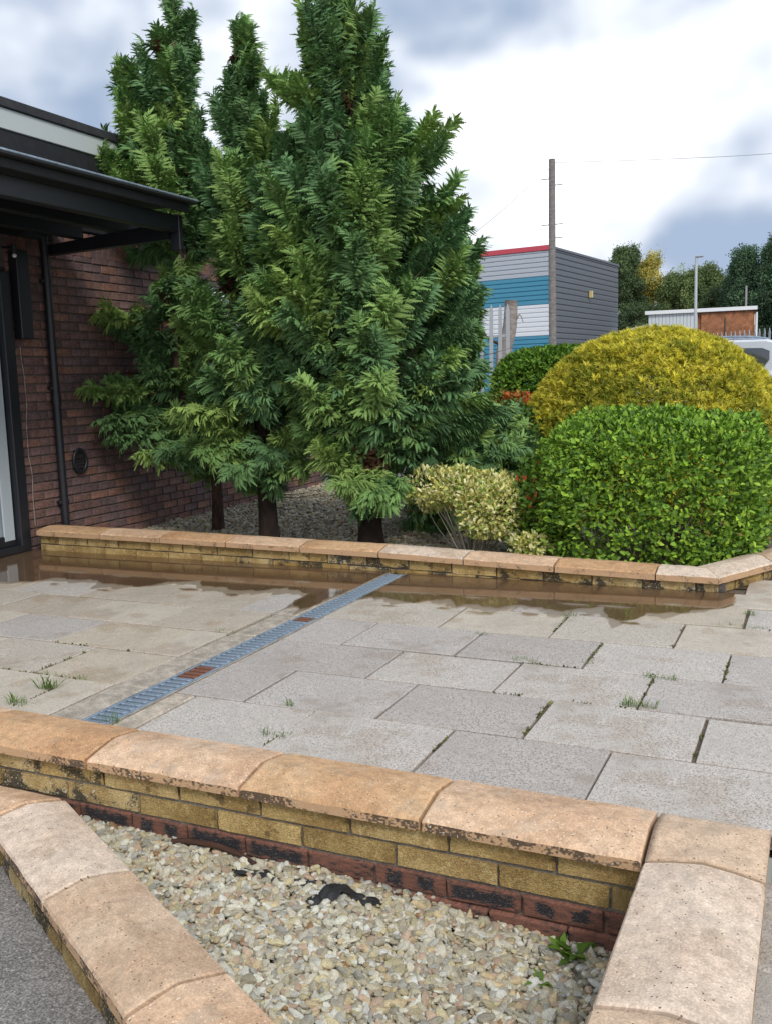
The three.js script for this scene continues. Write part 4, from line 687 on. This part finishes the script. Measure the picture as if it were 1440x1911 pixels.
// golden dome
{
  const t = thing('golden_shrub', 'tall golden yellow dome shaped conifer shrub behind the green clipped shrub', 'shrub');
  const ye = [[0.72, 0.65, 0.07], [0.66, 0.61, 0.065], [0.58, 0.55, 0.06], [0.76, 0.69, 0.12]], gn = [[0.36, 0.38, 0.04], [0.26, 0.30, 0.035], [0.44, 0.43, 0.045]];
  clump(t, 'foliage', sprigs, leafSoft, { seed: 71, n: 90000, upright: true, surf: superSurf(V(-1.49, 0.5, -9.5), 1.27, 1.21, 1.2, 2.1), depth: 0.15, lump: 0.10, nf: 4, size: 0.052, out: 1.3, col: (q, r) => { const g = fbm3(q.x * 2.6, q.y * 2.6, q.z * 2.6, 4, 5); return pick(r() < smooth(0.52, 0.64, g) * 0.7 + 0.08 ? gn : ye, r, 0.28); } });
  stems(t, V(-1.49, -0.03, -9.5), 40, 0.9, 1.0, M.twig, 72, 0.02);
}
// variegated shrub
{
  const t = thing('variegated_shrub', 'small cream and yellow variegated shrub with bare stems behind the garden wall', 'shrub');
  const cr = [[0.78, 0.73, 0.33], [0.74, 0.68, 0.24], [0.80, 0.77, 0.46], [0.58, 0.60, 0.18], [0.28, 0.40, 0.09]];
  const o = { depth: 0.09, lump: 0.2, nf: 6, size: 0.036, col: (q, r) => pick(cr, r, 0.2) };
  clump(t, 'leaves', [leaf], leafM, { ...o, seed: 81, n: 12000, surf: superSurf(V(-2.50, 0.44, -6.85), 0.52, 0.14, 0.30, 2.4) });
  clump(t, 'leaves', [leaf], leafM, { ...o, seed: 83, n: 7000, surf: superSurf(V(-2.20, 0.32, -6.70), 0.28, 0.22, 0.24, 2.2) });
  stems(t, V(-2.4, -0.04, -6.75), 30, 0.42, 0.46, M.twigPale, 82, 0.008);
  const t2 = thing('variegated_shrub', 'low sprig of cream variegated leaves at the foot of the green clipped shrub', 'shrub');
  clump(t2, 'leaves', [leaf], leafM, { ...o, seed: 84, n: 1400, surf: superSurf(V(-1.83, 0.13, -6.3), 0.17, 0.08, 0.1, 2) });
  stems(t2, V(-1.83, -0.04, -6.3), 10, 0.12, 0.14, M.twigPale, 85, 0.006);
  // soft green low growth between them
  const t3 = thing('low_shrub', 'loose mixed green low growth between variegated and clipped shrubs', 'shrub');
  clump(t3, 'leaves', [leaf], leafM, { ...o, seed: 86, n: 6000, size: 0.045, surf: superSurf(V(-1.86, 0.30, -6.78), 0.26, 0.40, 0.22, 2), lump: 0.3, col: (q, r) => r() < 0.08 ? pick([[0.4, 0.1, 0.03], [0.3, 0.2, 0.05]], r) : pick([[0.14, 0.26, 0.035], [0.2, 0.34, 0.04], [0.1, 0.18, 0.03]], r) });
  stems(t3, V(-1.86, -0.04, -6.78), 16, 0.2, 0.4, M.twig, 87, 0.008);
}
// dark evergreen and feathery shrub between the conifers and the golden dome
{
  const t = thing('evergreen_shrub', 'dark green evergreen shrub between the conifers and golden dome', 'shrub');
  clump(t, 'leaves', [leaf], leafM, { seed: 91, n: 16000, surf: superSurf(V(-2.75, 0.42, -8.8), 0.62, 0.62, 0.5, 2.2), depth: 0.2, lump: 0.3, size: 0.06, col: (q, r) => pick([[0.10, 0.21, 0.05], [0.13, 0.25, 0.055], [0.08, 0.17, 0.05]], r, 0.3) });
  stems(t, V(-2.75, -0.03, -8.8), 20, 0.4, 0.6, M.twig, 92);
  const tf = thing('feathery_shrub', 'feathery mid green low conifer shrub right of the largest conifer', 'shrub');
  clump(tf, 'foliage', sprays, sprayMat, { seed: 97, n: 1900, surf: superSurf(V(-2.93, 0.62, -8.0), 0.52, 0.36, 0.4, 2.1), depth: 0.25, lump: 0.3, size: 0.17, out: 0.9, col: (q, r) => pick(greens, r, 0.25) });
  clump(tf, 'foliage', sprays, sprayMat, { seed: 98, n: 700, surf: superSurf(V(-3.0, 0.25, -7.75), 0.3, 0.25, 0.3, 2.1), depth: 0.2, lump: 0.3, size: 0.15, out: 0.9, col: (q, r) => pick(greens, r, 0.25) });
  stems(tf, V(-2.93, -0.03, -8.0), 14, 0.35, 0.6, M.twig, 99);
  const t2 = thing('orange_shrub', 'small shrub with orange red leaf tips beside the far clipped hedge', 'shrub');
  clump(t2, 'leaves', [leaf], leafM, { seed: 93, n: 7000, surf: superSurf(V(-3.55, 0.66, -11.6), 0.62, 0.44, 0.4, 2.2), depth: 0.12, lump: 0.2, size: 0.06, col: (q, r) => q.x + fbm3(q.x * 4, q.y * 4, q.z * 4, 2, 3) * 0.8 > -3.2 && q.y > 0.8 ? pick([[0.48, 0.13, 0.03], [0.4, 0.2, 0.04]], r) : pick([[0.1, 0.17, 0.03], [0.2, 0.24, 0.04]], r) });
  stems(t2, V(-3.55, -0.03, -11.6), 16, 0.4, 0.7, M.twig, 94);
  const t3 = thing('clipped_shrub', 'far clipped green hedge below the blue striped industrial unit', 'shrub');
  clump(t3, 'leaves', [leaf], leafM, { seed: 95, n: 62000, surf: superSurf(V(-3.45, 0.83, -13.7), 0.98, 0.86, 0.75, 3.6, 0.15, 3.6), depth: 0.4, lump: 0.12, size: 0.065, col: (q, r) => pick([[0.14, 0.27, 0.03], [0.1, 0.22, 0.028], [0.18, 0.31, 0.035]], r, 0.3) });
  stems(t3, V(-3.45, -0.03, -13.7), 24, 0.7, 0.9, M.twig, 96);
}

// ---------------------------------------------------------------- background
// clad industrial unit
{
  const C = [-10.1, -38.7], a = -0.12;             // near corner
  const t = thing('industrial_unit', 'grey metal clad industrial unit with blue stripes and red roof trim', 'building', [C[0], 0, C[1]], a);
  // local: front face runs to -x at z = 0, dark side runs to -z at x = 0
  const rib = (L, y0, y1, side, pitch = 0.19) => { const gs = []; for (let y = y0; y < y1 - 0.02; y += pitch) { const h = Math.min(pitch, y1 - y), s = new THREE.Shape([new THREE.Vector2(0, y), new THREE.Vector2(0.035, y + h * 0.12), new THREE.Vector2(0.035, y + h * 0.78), new THREE.Vector2(0, y + h * 0.92), new THREE.Vector2(0, y + h), new THREE.Vector2(-0.03, y + h), new THREE.Vector2(-0.03, y)]); const g = new THREE.ExtrudeGeometry(s, { depth: L, bevelEnabled: false }); if (side) g.translate(0, 0, -L); else { g.rotateY(-Math.PI / 2); } gs.push(g); } return merge(gs); };
  const pale = std({ color: new THREE.Color(0.42, 0.46, 0.52), roughness: 0.5, metalness: 0.1 }), white = std({ color: new THREE.Color(0.66, 0.69, 0.74), roughness: 0.5 }), blue = std({ color: new THREE.Color(0.055, 0.245, 0.37), roughness: 0.45 }), dark = std({ color: new THREE.Color(0.115, 0.13, 0.155), roughness: 0.5 }), red = std({ color: new THREE.Color(0.50, 0.06, 0.09), roughness: 0.5 });
  const bands = [[0, 2.62, blue], [2.62, 2.94, blue], [2.94, 4.22, white], [4.22, 5.35, blue], [5.35, 6.38, pale]];
  for (const [y0, y1, m] of bands) stuff(mesh('cladding', rib(16, y0, y1, false), m, t));
  stuff(mesh('side_cladding', rib(8.6, 0, 6.42, true, 0.235), dark, t));
  mesh('corner_trim', cbox(0.16, 6.5, 0.16, -0.02, 3.25, -0.02), pale, t);
  mesh('roof_trim', cbox(16.2, 0.2, 0.14, -8.05, 6.48, 0.0), red, t); mesh('side_roof_trim', cbox(0.14, 0.1, 8.6, 0, 6.47, -4.35), dark, t);
  mesh('core', merge([box(15.8, 6.35, 8.5, -8.0, 3.2, -4.32)]), dark, t);
  const l = mesh('flood_light', cbox(0.14, 0.3, 0.14, 0.13, 4.85, -4.4), std({ color: new THREE.Color(0.62, 0.50, 0.22) }), t); 
}
// telegraph pole with steps and wires
{
  const t = thing('telegraph_pole', 'tall wooden telegraph pole in front of the industrial unit corner', 'pole', [-7.56, 0, -29.03]);
  mesh('pole', tube([V(0, -0.1, 0), V(0, 3, 0), V(0, 5.5, 0), V(0.01, 7.76, 0)], 0.112, 8, 12, s => 1.08 - 0.2 * s), std({ map: rep(grainTex, 1), color: new THREE.Color(0.30, 0.28, 0.27) }), t);
  for (const [y, s] of [[7.2, -1], [7.0, 1], [5.85, -1], [5.85, 1], [5.45, 1], [5.1, -1]]) { const g = new THREE.CylinderGeometry(0.012, 0.012, 0.26, 6); g.rotateZ(Math.PI / 2); g.translate(s * 0.2, y, 0.0); mesh('step_iron', g, M.blackMatt, t); }
  const wm = std({ color: new THREE.Color(0.34, 0.36, 0.39) });
  solo('overhead_wire', tube([V(-7.49, 7.66, -29.05), V(-4.2, 7.2, -28.2), V(-1.2, 6.95, -27.97), V(5, 6.8, -27.6)], 0.007, 20, 4), wm, 'thin overhead wire running right from the telegraph pole', 'wire');
  solo('overhead_wire', tube([V(-7.56, 7.55, -29.0), V(-9.2, 5.6, -27), V(-11, 3.9, -25)], 0.009, 14, 4), wm, 'thin overhead wire sloping down left from the telegraph pole', 'wire');
}
// palisade fences
function palisade(p0, p1, h, y0, pitch, label, crank) {
  const d = V(p1[0] - p0[0], 0, p1[1] - p0[1]), L = d.length(), t = thing('palisade_fence', label, 'fence', [p0[0], y0, p0[1]], Math.atan2(-d.z, d.x)), gm = std({ color: new THREE.Color(0.40, 0.43, 0.47), metalness: 0.3, roughness: 0.55 });
  const s = new THREE.Shape([new THREE.Vector2(-0.033, 0), new THREE.Vector2(0.033, 0), new THREE.Vector2(0.033, h - 0.12), new THREE.Vector2(0, h), new THREE.Vector2(-0.033, h - 0.12)]); const pale = new THREE.ExtrudeGeometry(s, { depth: 0.012, bevelEnabled: false });
  if (crank) { const p = pale.attributes.position; for (let i = 0; i < p.count; i++) { const y = p.getY(i); if (y > h - 0.2) { p.setX(i, p.getX(i) + 0.16); p.setZ(i, p.getZ(i) + 0.1); } } pale.computeVertexNormals(); }
  const n = Math.floor(L / pitch); for (let i = 0; i <= n; i++) { const m = mesh('pale', pale, gm, t); m.position.set(i * pitch, 0, 0); m.rotation.z = (hash3(i, 3, 5) - 0.5) * 0.03; }
  for (const f of [0.2, 0.78]) mesh('rail', cbox(L, 0.05, 0.04, L / 2, h * f, -0.025), gm, t);
  for (let i = 0; i <= n; i += 18) mesh('post', cbox(0.08, h * 0.9, 0.08, i * pitch + 0.07, h * 0.45, -0.09), gm, t);
}
palisade([-6.1, -16.0], [-5.02, -16.24], 2.58, 0, 0.155, 'grey steel palisade fence beside the dead tree trunk', false);
palisade([-8.2, -33.0], [-0.2, -23.2], 2.25, 0, 0.19, 'grey palisade fence with angled spikes beyond the golden shrub', true);
// dead trunk
const stumpM = std({ map: rep(grainTex, 1.2), color: new THREE.Color(0.40, 0.35, 0.32) });
{
  const t = thing('dead_tree', 'pale bare dead tree trunk beside the palisade fence', 'tree', [-5.42, 0, -17.4]);
  mesh('trunk', tube([V(-0.1, -0.05, 0), V(-0.06, 1.2, 0), V(-0.06, 1.75, 0), V(0.06, 2.2, 0), V(0.10, 2.72, 0)], 0.17, 14, 10, s => 1.05 - s * 0.35), stumpM, t);
  mesh('branch', tube([V(0.16, 2.3, 0), V(0.26, 2.45, 0), V(0.33, 2.3, 0.0)], 0.02, 6, 5, s => 1 - s * 0.6), stumpM, t);
  mesh('branch', tube([V(-0.1, 1.9, 0.05), V(-0.35, 2.05, 0.1), V(-0.5, 2.35, 0.1), V(-0.62, 2.65, 0.1)], 0.03, 8, 5, s => 1 - s * 0.6), M.bark, t);
}
// low brick and white building
{
  const t = thing('workshop_building', 'low flat roofed workshop with white cladding and orange brick end', 'building', [-6.95, 0.1, -44.46], Math.atan2(0.11, 1));
  const wh = std({ color: new THREE.Color(0.55, 0.60, 0.64), roughness: 0.5 }), ob = std({ color: new THREE.Color(0.44, 0.20, 0.10), map: brickTex });
  mesh('core', box(4.5, 3.78, 5.6, 2.05, 1.89, -2.9), ob, t);
  for (let i = 0; i < 14; i++) mesh('white_panel', cbox(0.142, 3.0, 0.05, -0.06 + i * 0.152 - 0.06, 2.28, -0.03), wh, t);
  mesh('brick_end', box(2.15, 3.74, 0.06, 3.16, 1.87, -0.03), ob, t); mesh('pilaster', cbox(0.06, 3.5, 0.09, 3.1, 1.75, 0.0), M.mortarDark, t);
  mesh('roof_edge', cbox(4.75, 0.16, 0.2, 2.03, 3.86, 0.02), M.white, t); mesh('roof_side_edge', cbox(0.2, 0.14, 5.8, 4.36, 3.85, -2.9), M.blackMatt, t);
  for (let i = 0; i < 3; i++) mesh('window', box(0.05, 1.1, 0.8, 4.315, 2.6, -0.9 - i * 1.6), M.glassDark, t);
  for (let i = 0; i < 3; i++) mesh('pipe', tube([V(4.4, 0, -0.4 - i * 1.6), V(4.4, 2, -0.4 - i * 1.6), V(4.4, 3.7, -0.4 - i * 1.6)], 0.06, 3, 6), M.white, t);
  mesh('chimney_pole', tube([V(4.0, 3.8, -1.5), V(4.0, 4.4, -1.5), V(4.0, 4.95, -1.5)], 0.05, 3, 6), std({ color: new THREE.Color(0.3, 0.3, 0.32) }), t);
  const s = thing('shed_building', 'pale grey low pitched shed left of the workshop', 'building', [-10.2, 0, -46.5], 0.1);
  mesh('wall', box(4.6, 2.9, 4, 1.6, 1.45, -2), M.white, s);
  const rs = new THREE.Shape([new THREE.Vector2(-0.8, 2.95), new THREE.Vector2(1.0, 3.25), new THREE.Vector2(4.1, 3.85), new THREE.Vector2(4.1, 2.95)]); const rg = new THREE.ExtrudeGeometry(rs, { depth: 4, bevelEnabled: false }); rg.translate(0, 0, -3.9); mesh('roof', rg, std({ color: new THREE.Color(0.5, 0.55, 0.58) }), s);
}
{
  const t = thing('lamp_post', 'slim grey street lamp post in front of the workshop', 'lamp post', [-3.99, 0, -34.77]);
  mesh('column', tube([V(0, 0, 0), V(0, 2, 0), V(0, 4, 0), V(0, 5.2, 0)], 0.055, 6, 8, s => 1.1 - 0.3 * s), std({ color: new THREE.Color(0.5, 0.53, 0.56), roughness: 0.4, metalness: 0.3 }), t);
  mesh('lantern', cbox(0.26, 0.06, 0.14, 0.1, 5.2, 0, 0.02), std({ color: new THREE.Color(0.35, 0.37, 0.4) }), t);
}
// distant trees
const tuft = geoFrom((() => { const r = rngOf(3), p = []; for (let i = 0; i < 16; i++) { const c = V(r() - 0.5, r() - 0.5, r() - 0.5), a = V(r() - 0.5, r() - 0.5, r() - 0.5).normalize(), b = a.clone().cross(V(r() - 0.5, 1, r() - 0.5)).normalize(); const s = 0.17 + r() * 0.12; for (const q of [c, c.clone().addScaledVector(a, s), c.clone().addScaledVector(a, s * 0.5).addScaledVector(b, s * 0.55)]) p.push(q.x, q.y, q.z); } return p; })());
function farTree(label, x, z, h, w, cols, n, seed, shape, y0 = 0.18) {
  const t = thing('distant_tree', label, 'tree', [x, 0, z]), r = rngOf(seed), items = [];
  mesh('trunk', tube([V(0, -0.1, 0), V(0.05, h * 0.4, 0), V(0, h * 0.92, 0)], 0.02 * h + 0.03, 8, 7, s => 1.1 - s), M.bark, t);
  const br = []; for (let i = 0; i < 34; i++) { const f = 0.2 + r() * 0.7, a = r() * 6.28, R = w * shape(f) * (0.6 + r() * 0.5); br.push(tube([V(0, h * (f - 0.1), 0), V(Math.cos(a) * R * 0.5, h * (f - 0.02), Math.sin(a) * R * 0.5), V(Math.cos(a) * R, h * (f + 0.05), Math.sin(a) * R)], 0.035, 4, 4, s => 1 - s * 0.8)); }
  stuff(mesh('branches', merge(br), M.bark, t));
  const cl = []; for (let i = 0; i < 90; i++) { const f = y0 + r() * (1 - y0), a = r() * 6.28, R = w * shape(f) * Math.sqrt(r()); cl.push([V(Math.cos(a) * R, f * h, Math.sin(a) * R), w * (0.14 + r() * 0.2), 0.75 + r() * 0.5]); }
  for (let i = 0; i < n; i++) { const [c, s, k] = cl[Math.floor(r() * cl.length)]; const d = V(r() - 0.5, r() - 0.5, r() - 0.5).normalize().multiplyScalar(s * (0.5 + r() * 0.6)); const g = cols[Math.floor(r() * cols.length)], v = k * (0.75 + r() * 0.5), z2 = 0.35 + r() * 0.3; items.push({ p: c.clone().add(d), q: new THREE.Quaternion().setFromEuler(new THREE.Euler(r() * 6, r() * 6, r() * 6)), s: V(z2, z2, z2), c: new THREE.Color(g[0] * v, g[1] * v, g[2] * v) }); }
  addInst(t, 'foliage', [tuft], leafSoft, items, seed);
}
const dkG = [[0.11, 0.17, 0.07], [0.14, 0.2, 0.08], [0.09, 0.14, 0.07]], mdG = [[0.18, 0.24, 0.09], [0.21, 0.28, 0.1], [0.14, 0.2, 0.08]], yeG = [[0.56, 0.48, 0.10], [0.48, 0.43, 0.11], [0.36, 0.36, 0.12]], coG = [[0.08, 0.15, 0.08], [0.1, 0.18, 0.09], [0.07, 0.13, 0.075]];
const round = f => Math.sin(Math.PI * clamp(0.12 + f * 0.85)) ** 0.6, cone = f => clamp(1.15 - f) ** 0.9;
farTree('slim dark tree right behind the industrial unit', -11.0, -59.5, 8.6, 1.5, dkG, 4680, 401, round, 0.1);
farTree('yellow leaved tree behind the industrial unit', -9.8, -61.5, 8.3, 1.4, yeG, 3600, 402, round, 0.3);
farTree('olive green tree left of the lamp post', -7.9, -60.5, 6.9, 1.9, mdG, 4320, 403, round, 0.1);
farTree('mid green bushy tree behind the lamp post', -6.3, -60, 7.1, 1.8, mdG, 4680, 404, round, 0.1);
farTree('dark low tree behind the workshop brick end', -4.9, -58, 6.3, 1.7, dkG, 4320, 405, round, 0.05);
farTree('dark conifer left of the pair at the right edge', -3.9, -56, 7.4, 1.8, coG, 6120, 406, cone, 0.05);
farTree('dark tall conifer at the right edge of the skyline', -2.2, -55, 8.0, 1.9, coG, 6840, 407, cone, 0.05);
farTree('dark conifer beyond the right edge of the skyline', -0.2, -56, 8.0, 2.1, coG, 6120, 408, cone, 0.05);
farTree('low dark tree filling the gap beside the industrial unit', -9.2, -57, 4.9, 2.2, dkG, 4680, 409, round, 0.0);

// silver car
{
  const t = thing('parked_car', 'silver estate car parked behind the golden shrub at the right edge', 'car', [-2.3, 0, -17.98], 0.03);
  const S = (pts) => new THREE.Shape(pts.map(p => new THREE.Vector2(...p)));
  const low = S([[-2.3, 0.35], [-2.32, 0.75], [-2.1, 0.98], [-1.2, 1.12], [2.15, 1.22], [2.28, 1.05], [2.3, 0.4], [2.1, 0.28], [-2.1, 0.28]]);
  const body = new THREE.ExtrudeGeometry(low, { depth: 1.66, bevelEnabled: true, bevelSize: 0.06, bevelThickness: 0.07, bevelSegments: 4 }); body.translate(0, 0, -0.83); mesh('body', body, M.silver, t);
  const cab = S([[-1.25, 1.08], [-0.45, 1.68], [0.2, 1.77], [1.45, 1.76], [1.95, 1.62], [2.2, 1.16]]); const cg = new THREE.ExtrudeGeometry(cab, { depth: 1.36, bevelEnabled: true, bevelSize: 0.04, bevelThickness: 0.12, bevelSegments: 5 }); cg.translate(0, 0, -0.68); mesh('cabin', cg, M.silver, t);
  for (const pts of [[[-1.0, 1.24], [-0.4, 1.62], [-0.02, 1.66], [-0.02, 1.26]], [[0.06, 1.27], [0.06, 1.665], [0.78, 1.665], [0.74, 1.28]], [[0.84, 1.29], [0.86, 1.665], [1.38, 1.65], [1.5, 1.6], [1.5, 1.45], [1.42, 1.34]]]) for (const s of [1, -1]) { const g = new THREE.ExtrudeGeometry(S(pts), { depth: 0.015, bevelEnabled: false }); g.translate(0, 0, s > 0 ? 0.795 : -0.81); mesh('side_window', g, M.glassDark, t); }
  for (const z of [0.62, -0.62]) mesh('roof_rail', tube([V(-0.2, 1.80, z), V(0.1, 1.85, z), V(1.2, 1.85, z), V(1.5, 1.80, z)], 0.018, 12, 6), M.galv, t);
  for (const x of [-1.4, 1.4]) for (const s of [1, -1]) { const w = new THREE.CylinderGeometry(0.34, 0.34, 0.22, 28); w.rotateX(Math.PI / 2); w.translate(x, 0.34, s * 0.8); const wh = mesh('wheel', w, M.blackMatt, t); const h = new THREE.CylinderGeometry(0.21, 0.21, 0.24, 20); h.rotateX(Math.PI / 2); h.translate(x, 0.34, s * 0.8); mesh('rim', h, M.galv, wh); }
  for (const s of [1, -1]) { mesh('headlight', cbox(0.2, 0.14, 0.3, -2.22, 0.82, s * 0.62, 0.03), M.white, t); mesh('tail_light', cbox(0.1, 0.3, 0.16, 2.28, 0.98, s * 0.74, 0.02), std({ color: new THREE.Color(0.4, 0.02, 0.02), roughness: 0.3 }), t); }
}

// ---------------------------------------------------------------- weeds and litter
const weedM = leafMat(0.6);
function weed(x, z, y, R, n, h, label, seed, broad) {
  const r = rngOf(seed), pos = [], col = []; 
  for (let i = 0; i < n; i++) { const a = r() * 6.28, el = broad ? 0.3 + r() * 0.7 : 0.45 + r() * 1.0, l = h * (0.5 + r() * 0.7), w = (broad ? 0.28 : 0.055) * l, bx = (r() - 0.5) * R * 2, bz = (r() - 0.5) * (R > 0.06 ? 0.02 : R) ; const d = V(Math.cos(a) * Math.cos(el), Math.sin(el), Math.sin(a) * Math.cos(el)), s = V(-Math.sin(a), 0, Math.cos(a)), b = V(bx, 0, bz), m = b.clone().addScaledVector(d, l * 0.55), e = b.clone().addScaledVector(d, l).add(V(0, -l * 0.2, 0)); const A = b.clone().addScaledVector(s, w * 0.3), B = b.clone().addScaledVector(s, -w * 0.3), C = m.clone().addScaledVector(s, w * 0.5), D = m.clone().addScaledVector(s, -w * 0.5); const v = 0.7 + r() * 0.6; for (const q of [A, B, C, B, D, C, C, D, e]) { pos.push(q.x, q.y, q.z); col.push(0.11 * v, 0.20 * v, 0.028 * v); } }
  const g = geoFrom(pos); g.setAttribute('color', new THREE.Float32BufferAttribute(col, 3)); const m = solo('weed', g, weedMV, label, 'weed'); m.position.set(x, y, z);
}
const weedMV = weedM.clone(); weedMV.vertexColors = true;
weed(-3.02, -2.79, -0.004, 0.05, 40, 0.07, 'bright green weed tuft at the left end of the front coping', 1);
weed(-3.05, -2.99, -0.004, 0.04, 46, 0.09, 'spiky grass tuft in the slab joint left of the drain', 2);
weed(-3.1, -3.15, -0.004, 0.13, 60, 0.035, 'strip of small weeds along a slab joint left of the drain', 3);
weed(-2.49, -2.76, -0.002, 0.03, 26, 0.05, 'small weed at the near end of the drain grate', 4);
weed(-2.83, -4.05, -0.004, 0.06, 30, 0.03, 'tiny weeds beside the middle of the drain grate', 5);
weed(-1.80, -2.86, -0.004, 0.05, 30, 0.05, 'grass wisps in the joint just behind the front coping', 6);
weed(-1.93, -3.17, -0.004, 0.03, 20, 0.045, 'small weed sprig in the slab row behind the front coping', 7);
weed(-0.61, -3.62, -0.004, 0.07, 70, 0.055, 'largest grass tuft among the slabs on the right', 8);
weed(-0.58, -4.0, -0.004, 0.07, 60, 0.04, 'weed patch at a slab corner right of centre', 9);
weed(-1.19, -4.06, -0.004, 0.06, 46, 0.04, 'weed cluster at the slab corner in the middle of the patio', 10);
weed(-0.92, -4.12, -0.004, 0.03, 24, 0.03, 'tiny weed in the short joint mid patio', 11);
weed(-1.53, -4.42, -0.004, 0.03, 26, 0.04, 'small weed by the stained slab mid patio', 12);
weed(-1.195, -4.92, -0.004, 0.04, 36, 0.045, 'weed sprig in the joint below the right puddle', 13);
weed(-0.31, -4.98, -0.004, 0.12, 60, 0.03, 'row of weeds along the joint near the right puddle end', 14);
weed(-0.30, -5.25, -0.004, 0.03, 40, 0.04, 'weed in the joint right of the puddle', 15);
weed(-0.575, -2.36, -0.285, 0.03, 26, 0.085, 'leafy green weed growing in gravel against the red bricks', 16, true);
weed(-0.62, -2.22, -0.285, 0.02, 8, 0.05, 'tiny weed seedling in the gravel below the leafy weed', 17, true);
{ // moss and seedlings along some joints
  const r = rngOf(61), items = []; const runs = [[-0.605, -3.62, -0.605, -3.98], [-0.6, -3.6, -1.2, -3.6], [-0.33, -4.07, -0.33, -4.4], [-0.92, -4.1, -0.92, -4.45], [-1.2, -4.04, -0.6, -4.04], [-0.35, -3.2, -0.35, -3.55], [-1.2, -4.5, -1.2, -4.9], [-0.6, -4.5, -0.6, -4.85], [-1.79, -2.75, -1.79, -3.1], [-3.02, -2.76, -3.02, -3.1], [-3.0, -3.15, -3.5, -3.15], [-3.3, -3.2, -3.3, -3.5], [-0.95, -3.2, -0.95, -3.55], [-2.0, -2.71, -1.2, -2.71], [-0.2, -4.95, 0.4, -4.95], [-3.6, -3.6, -3.05, -3.6], [0.25, -3.65, 0.25, -4.0], [-1.2, -2.75, -1.2, -3.1]];
  for (const [x0, z0, x1, z1] of runs) for (let i = 0; i < 90; i++) { const t = r(); if (vnoise(t * 6 + x0 * 9, z0 * 7, 0, 8) < 0.5) continue; const s = 0.008 + r() * 0.012; items.push({ p: V(lerp(x0, x1, t) + (r() - 0.5) * 0.012, -0.009, lerp(z0, z1, t) + (r() - 0.5) * 0.012), q: basisQuat(V(r() - 0.5, 0.3 + r() * 0.6, r() - 0.5), V(r() - 0.5, 1, r() - 0.5)), s: V(s, s, s), c: pick([[0.16, 0.22, 0.05], [0.10, 0.13, 0.04], [0.20, 0.18, 0.08], [0.13, 0.11, 0.07]], r, 0.3) }); }
  const g = new THREE.Group(); g.name = 'joint_moss'; g.userData = { kind: 'stuff', label: 'moss and tiny seedlings along the paving joints', category: 'moss' }; scene.add(g); addInst(g, 'moss', [leaf], leafSoft, items, 3);
}
{
  solo('stick', tube([V(-1.94, -0.222, -2.40), V(-1.83, -0.212, -2.41), V(-1.70, -0.215, -2.405), V(-1.60, -0.232, -2.385)], 0.011, 14, 7, s => 1.1 - s * 0.35), std({ map: rep(barkTex, 3), color: 0xa88878 }), 'brown stick lying on gravel against the red bricks', 'stick');
  const scrap = (pts, w, label, seed) => { const c = new THREE.CatmullRomCurve3(pts), pos = [], idx = [], N = 40, K = 6; for (let i = 0; i <= N; i++) { const t = i / N, p = c.getPoint(t), d = c.getTangent(t), s = V(-d.z, 0, d.x).normalize(); for (let k = 0; k <= K; k++) { const u = k / K - 0.5, ww = w(t) * (0.8 + vnoise(t * 14, k, 0, seed) * 0.5); const y = Math.cos(u * 2.4) * 0.022 * Math.min(1, ww * 12) + (vnoise(t * 12, u * 6, 0, seed + 2) - 0.5) * 0.02; pos.push(p.x + s.x * u * ww, p.y + y, p.z + s.z * u * ww); if (i < N && k < K) { const o = i * (K + 1) + k; idx.push(o, o + 1, o + K + 1, o + 1, o + K + 2, o + K + 1); } } } return solo('fabric_scrap', geoFrom(pos, idx), new THREE.MeshStandardMaterial({ color: new THREE.Color(0.022, 0.023, 0.026), roughness: 0.7, side: THREE.DoubleSide, map: grainTex }), label, 'fabric'); };
  scrap([V(-1.66, -0.236, -2.335), V(-1.62, -0.232, -2.32), V(-1.55, -0.236, -2.34), V(-1.46, -0.24, -2.325), V(-1.38, -0.238, -2.36), V(-1.28, -0.236, -2.38)], t => 0.034 * Math.sin(Math.PI * (0.1 + t * 0.86)) * (0.5 + vnoise(t * 9, 2, 0, 5)) + 0.006, 'left torn strip of black weed membrane on the gravel', 3);
  scrap([V(-1.335, -0.245, -2.235), V(-1.31, -0.235, -2.29), V(-1.26, -0.222, -2.335), V(-1.20, -0.235, -2.33), V(-1.12, -0.246, -2.33)], t => 0.06 * Math.sin(Math.PI * (0.12 + t * 0.8)) * (0.4 + vnoise(t * 8, 5, 0, 3)) + 0.006, 'right crumpled scrap of black weed membrane on the gravel', 8);
}
renderer.render(scene, camera);
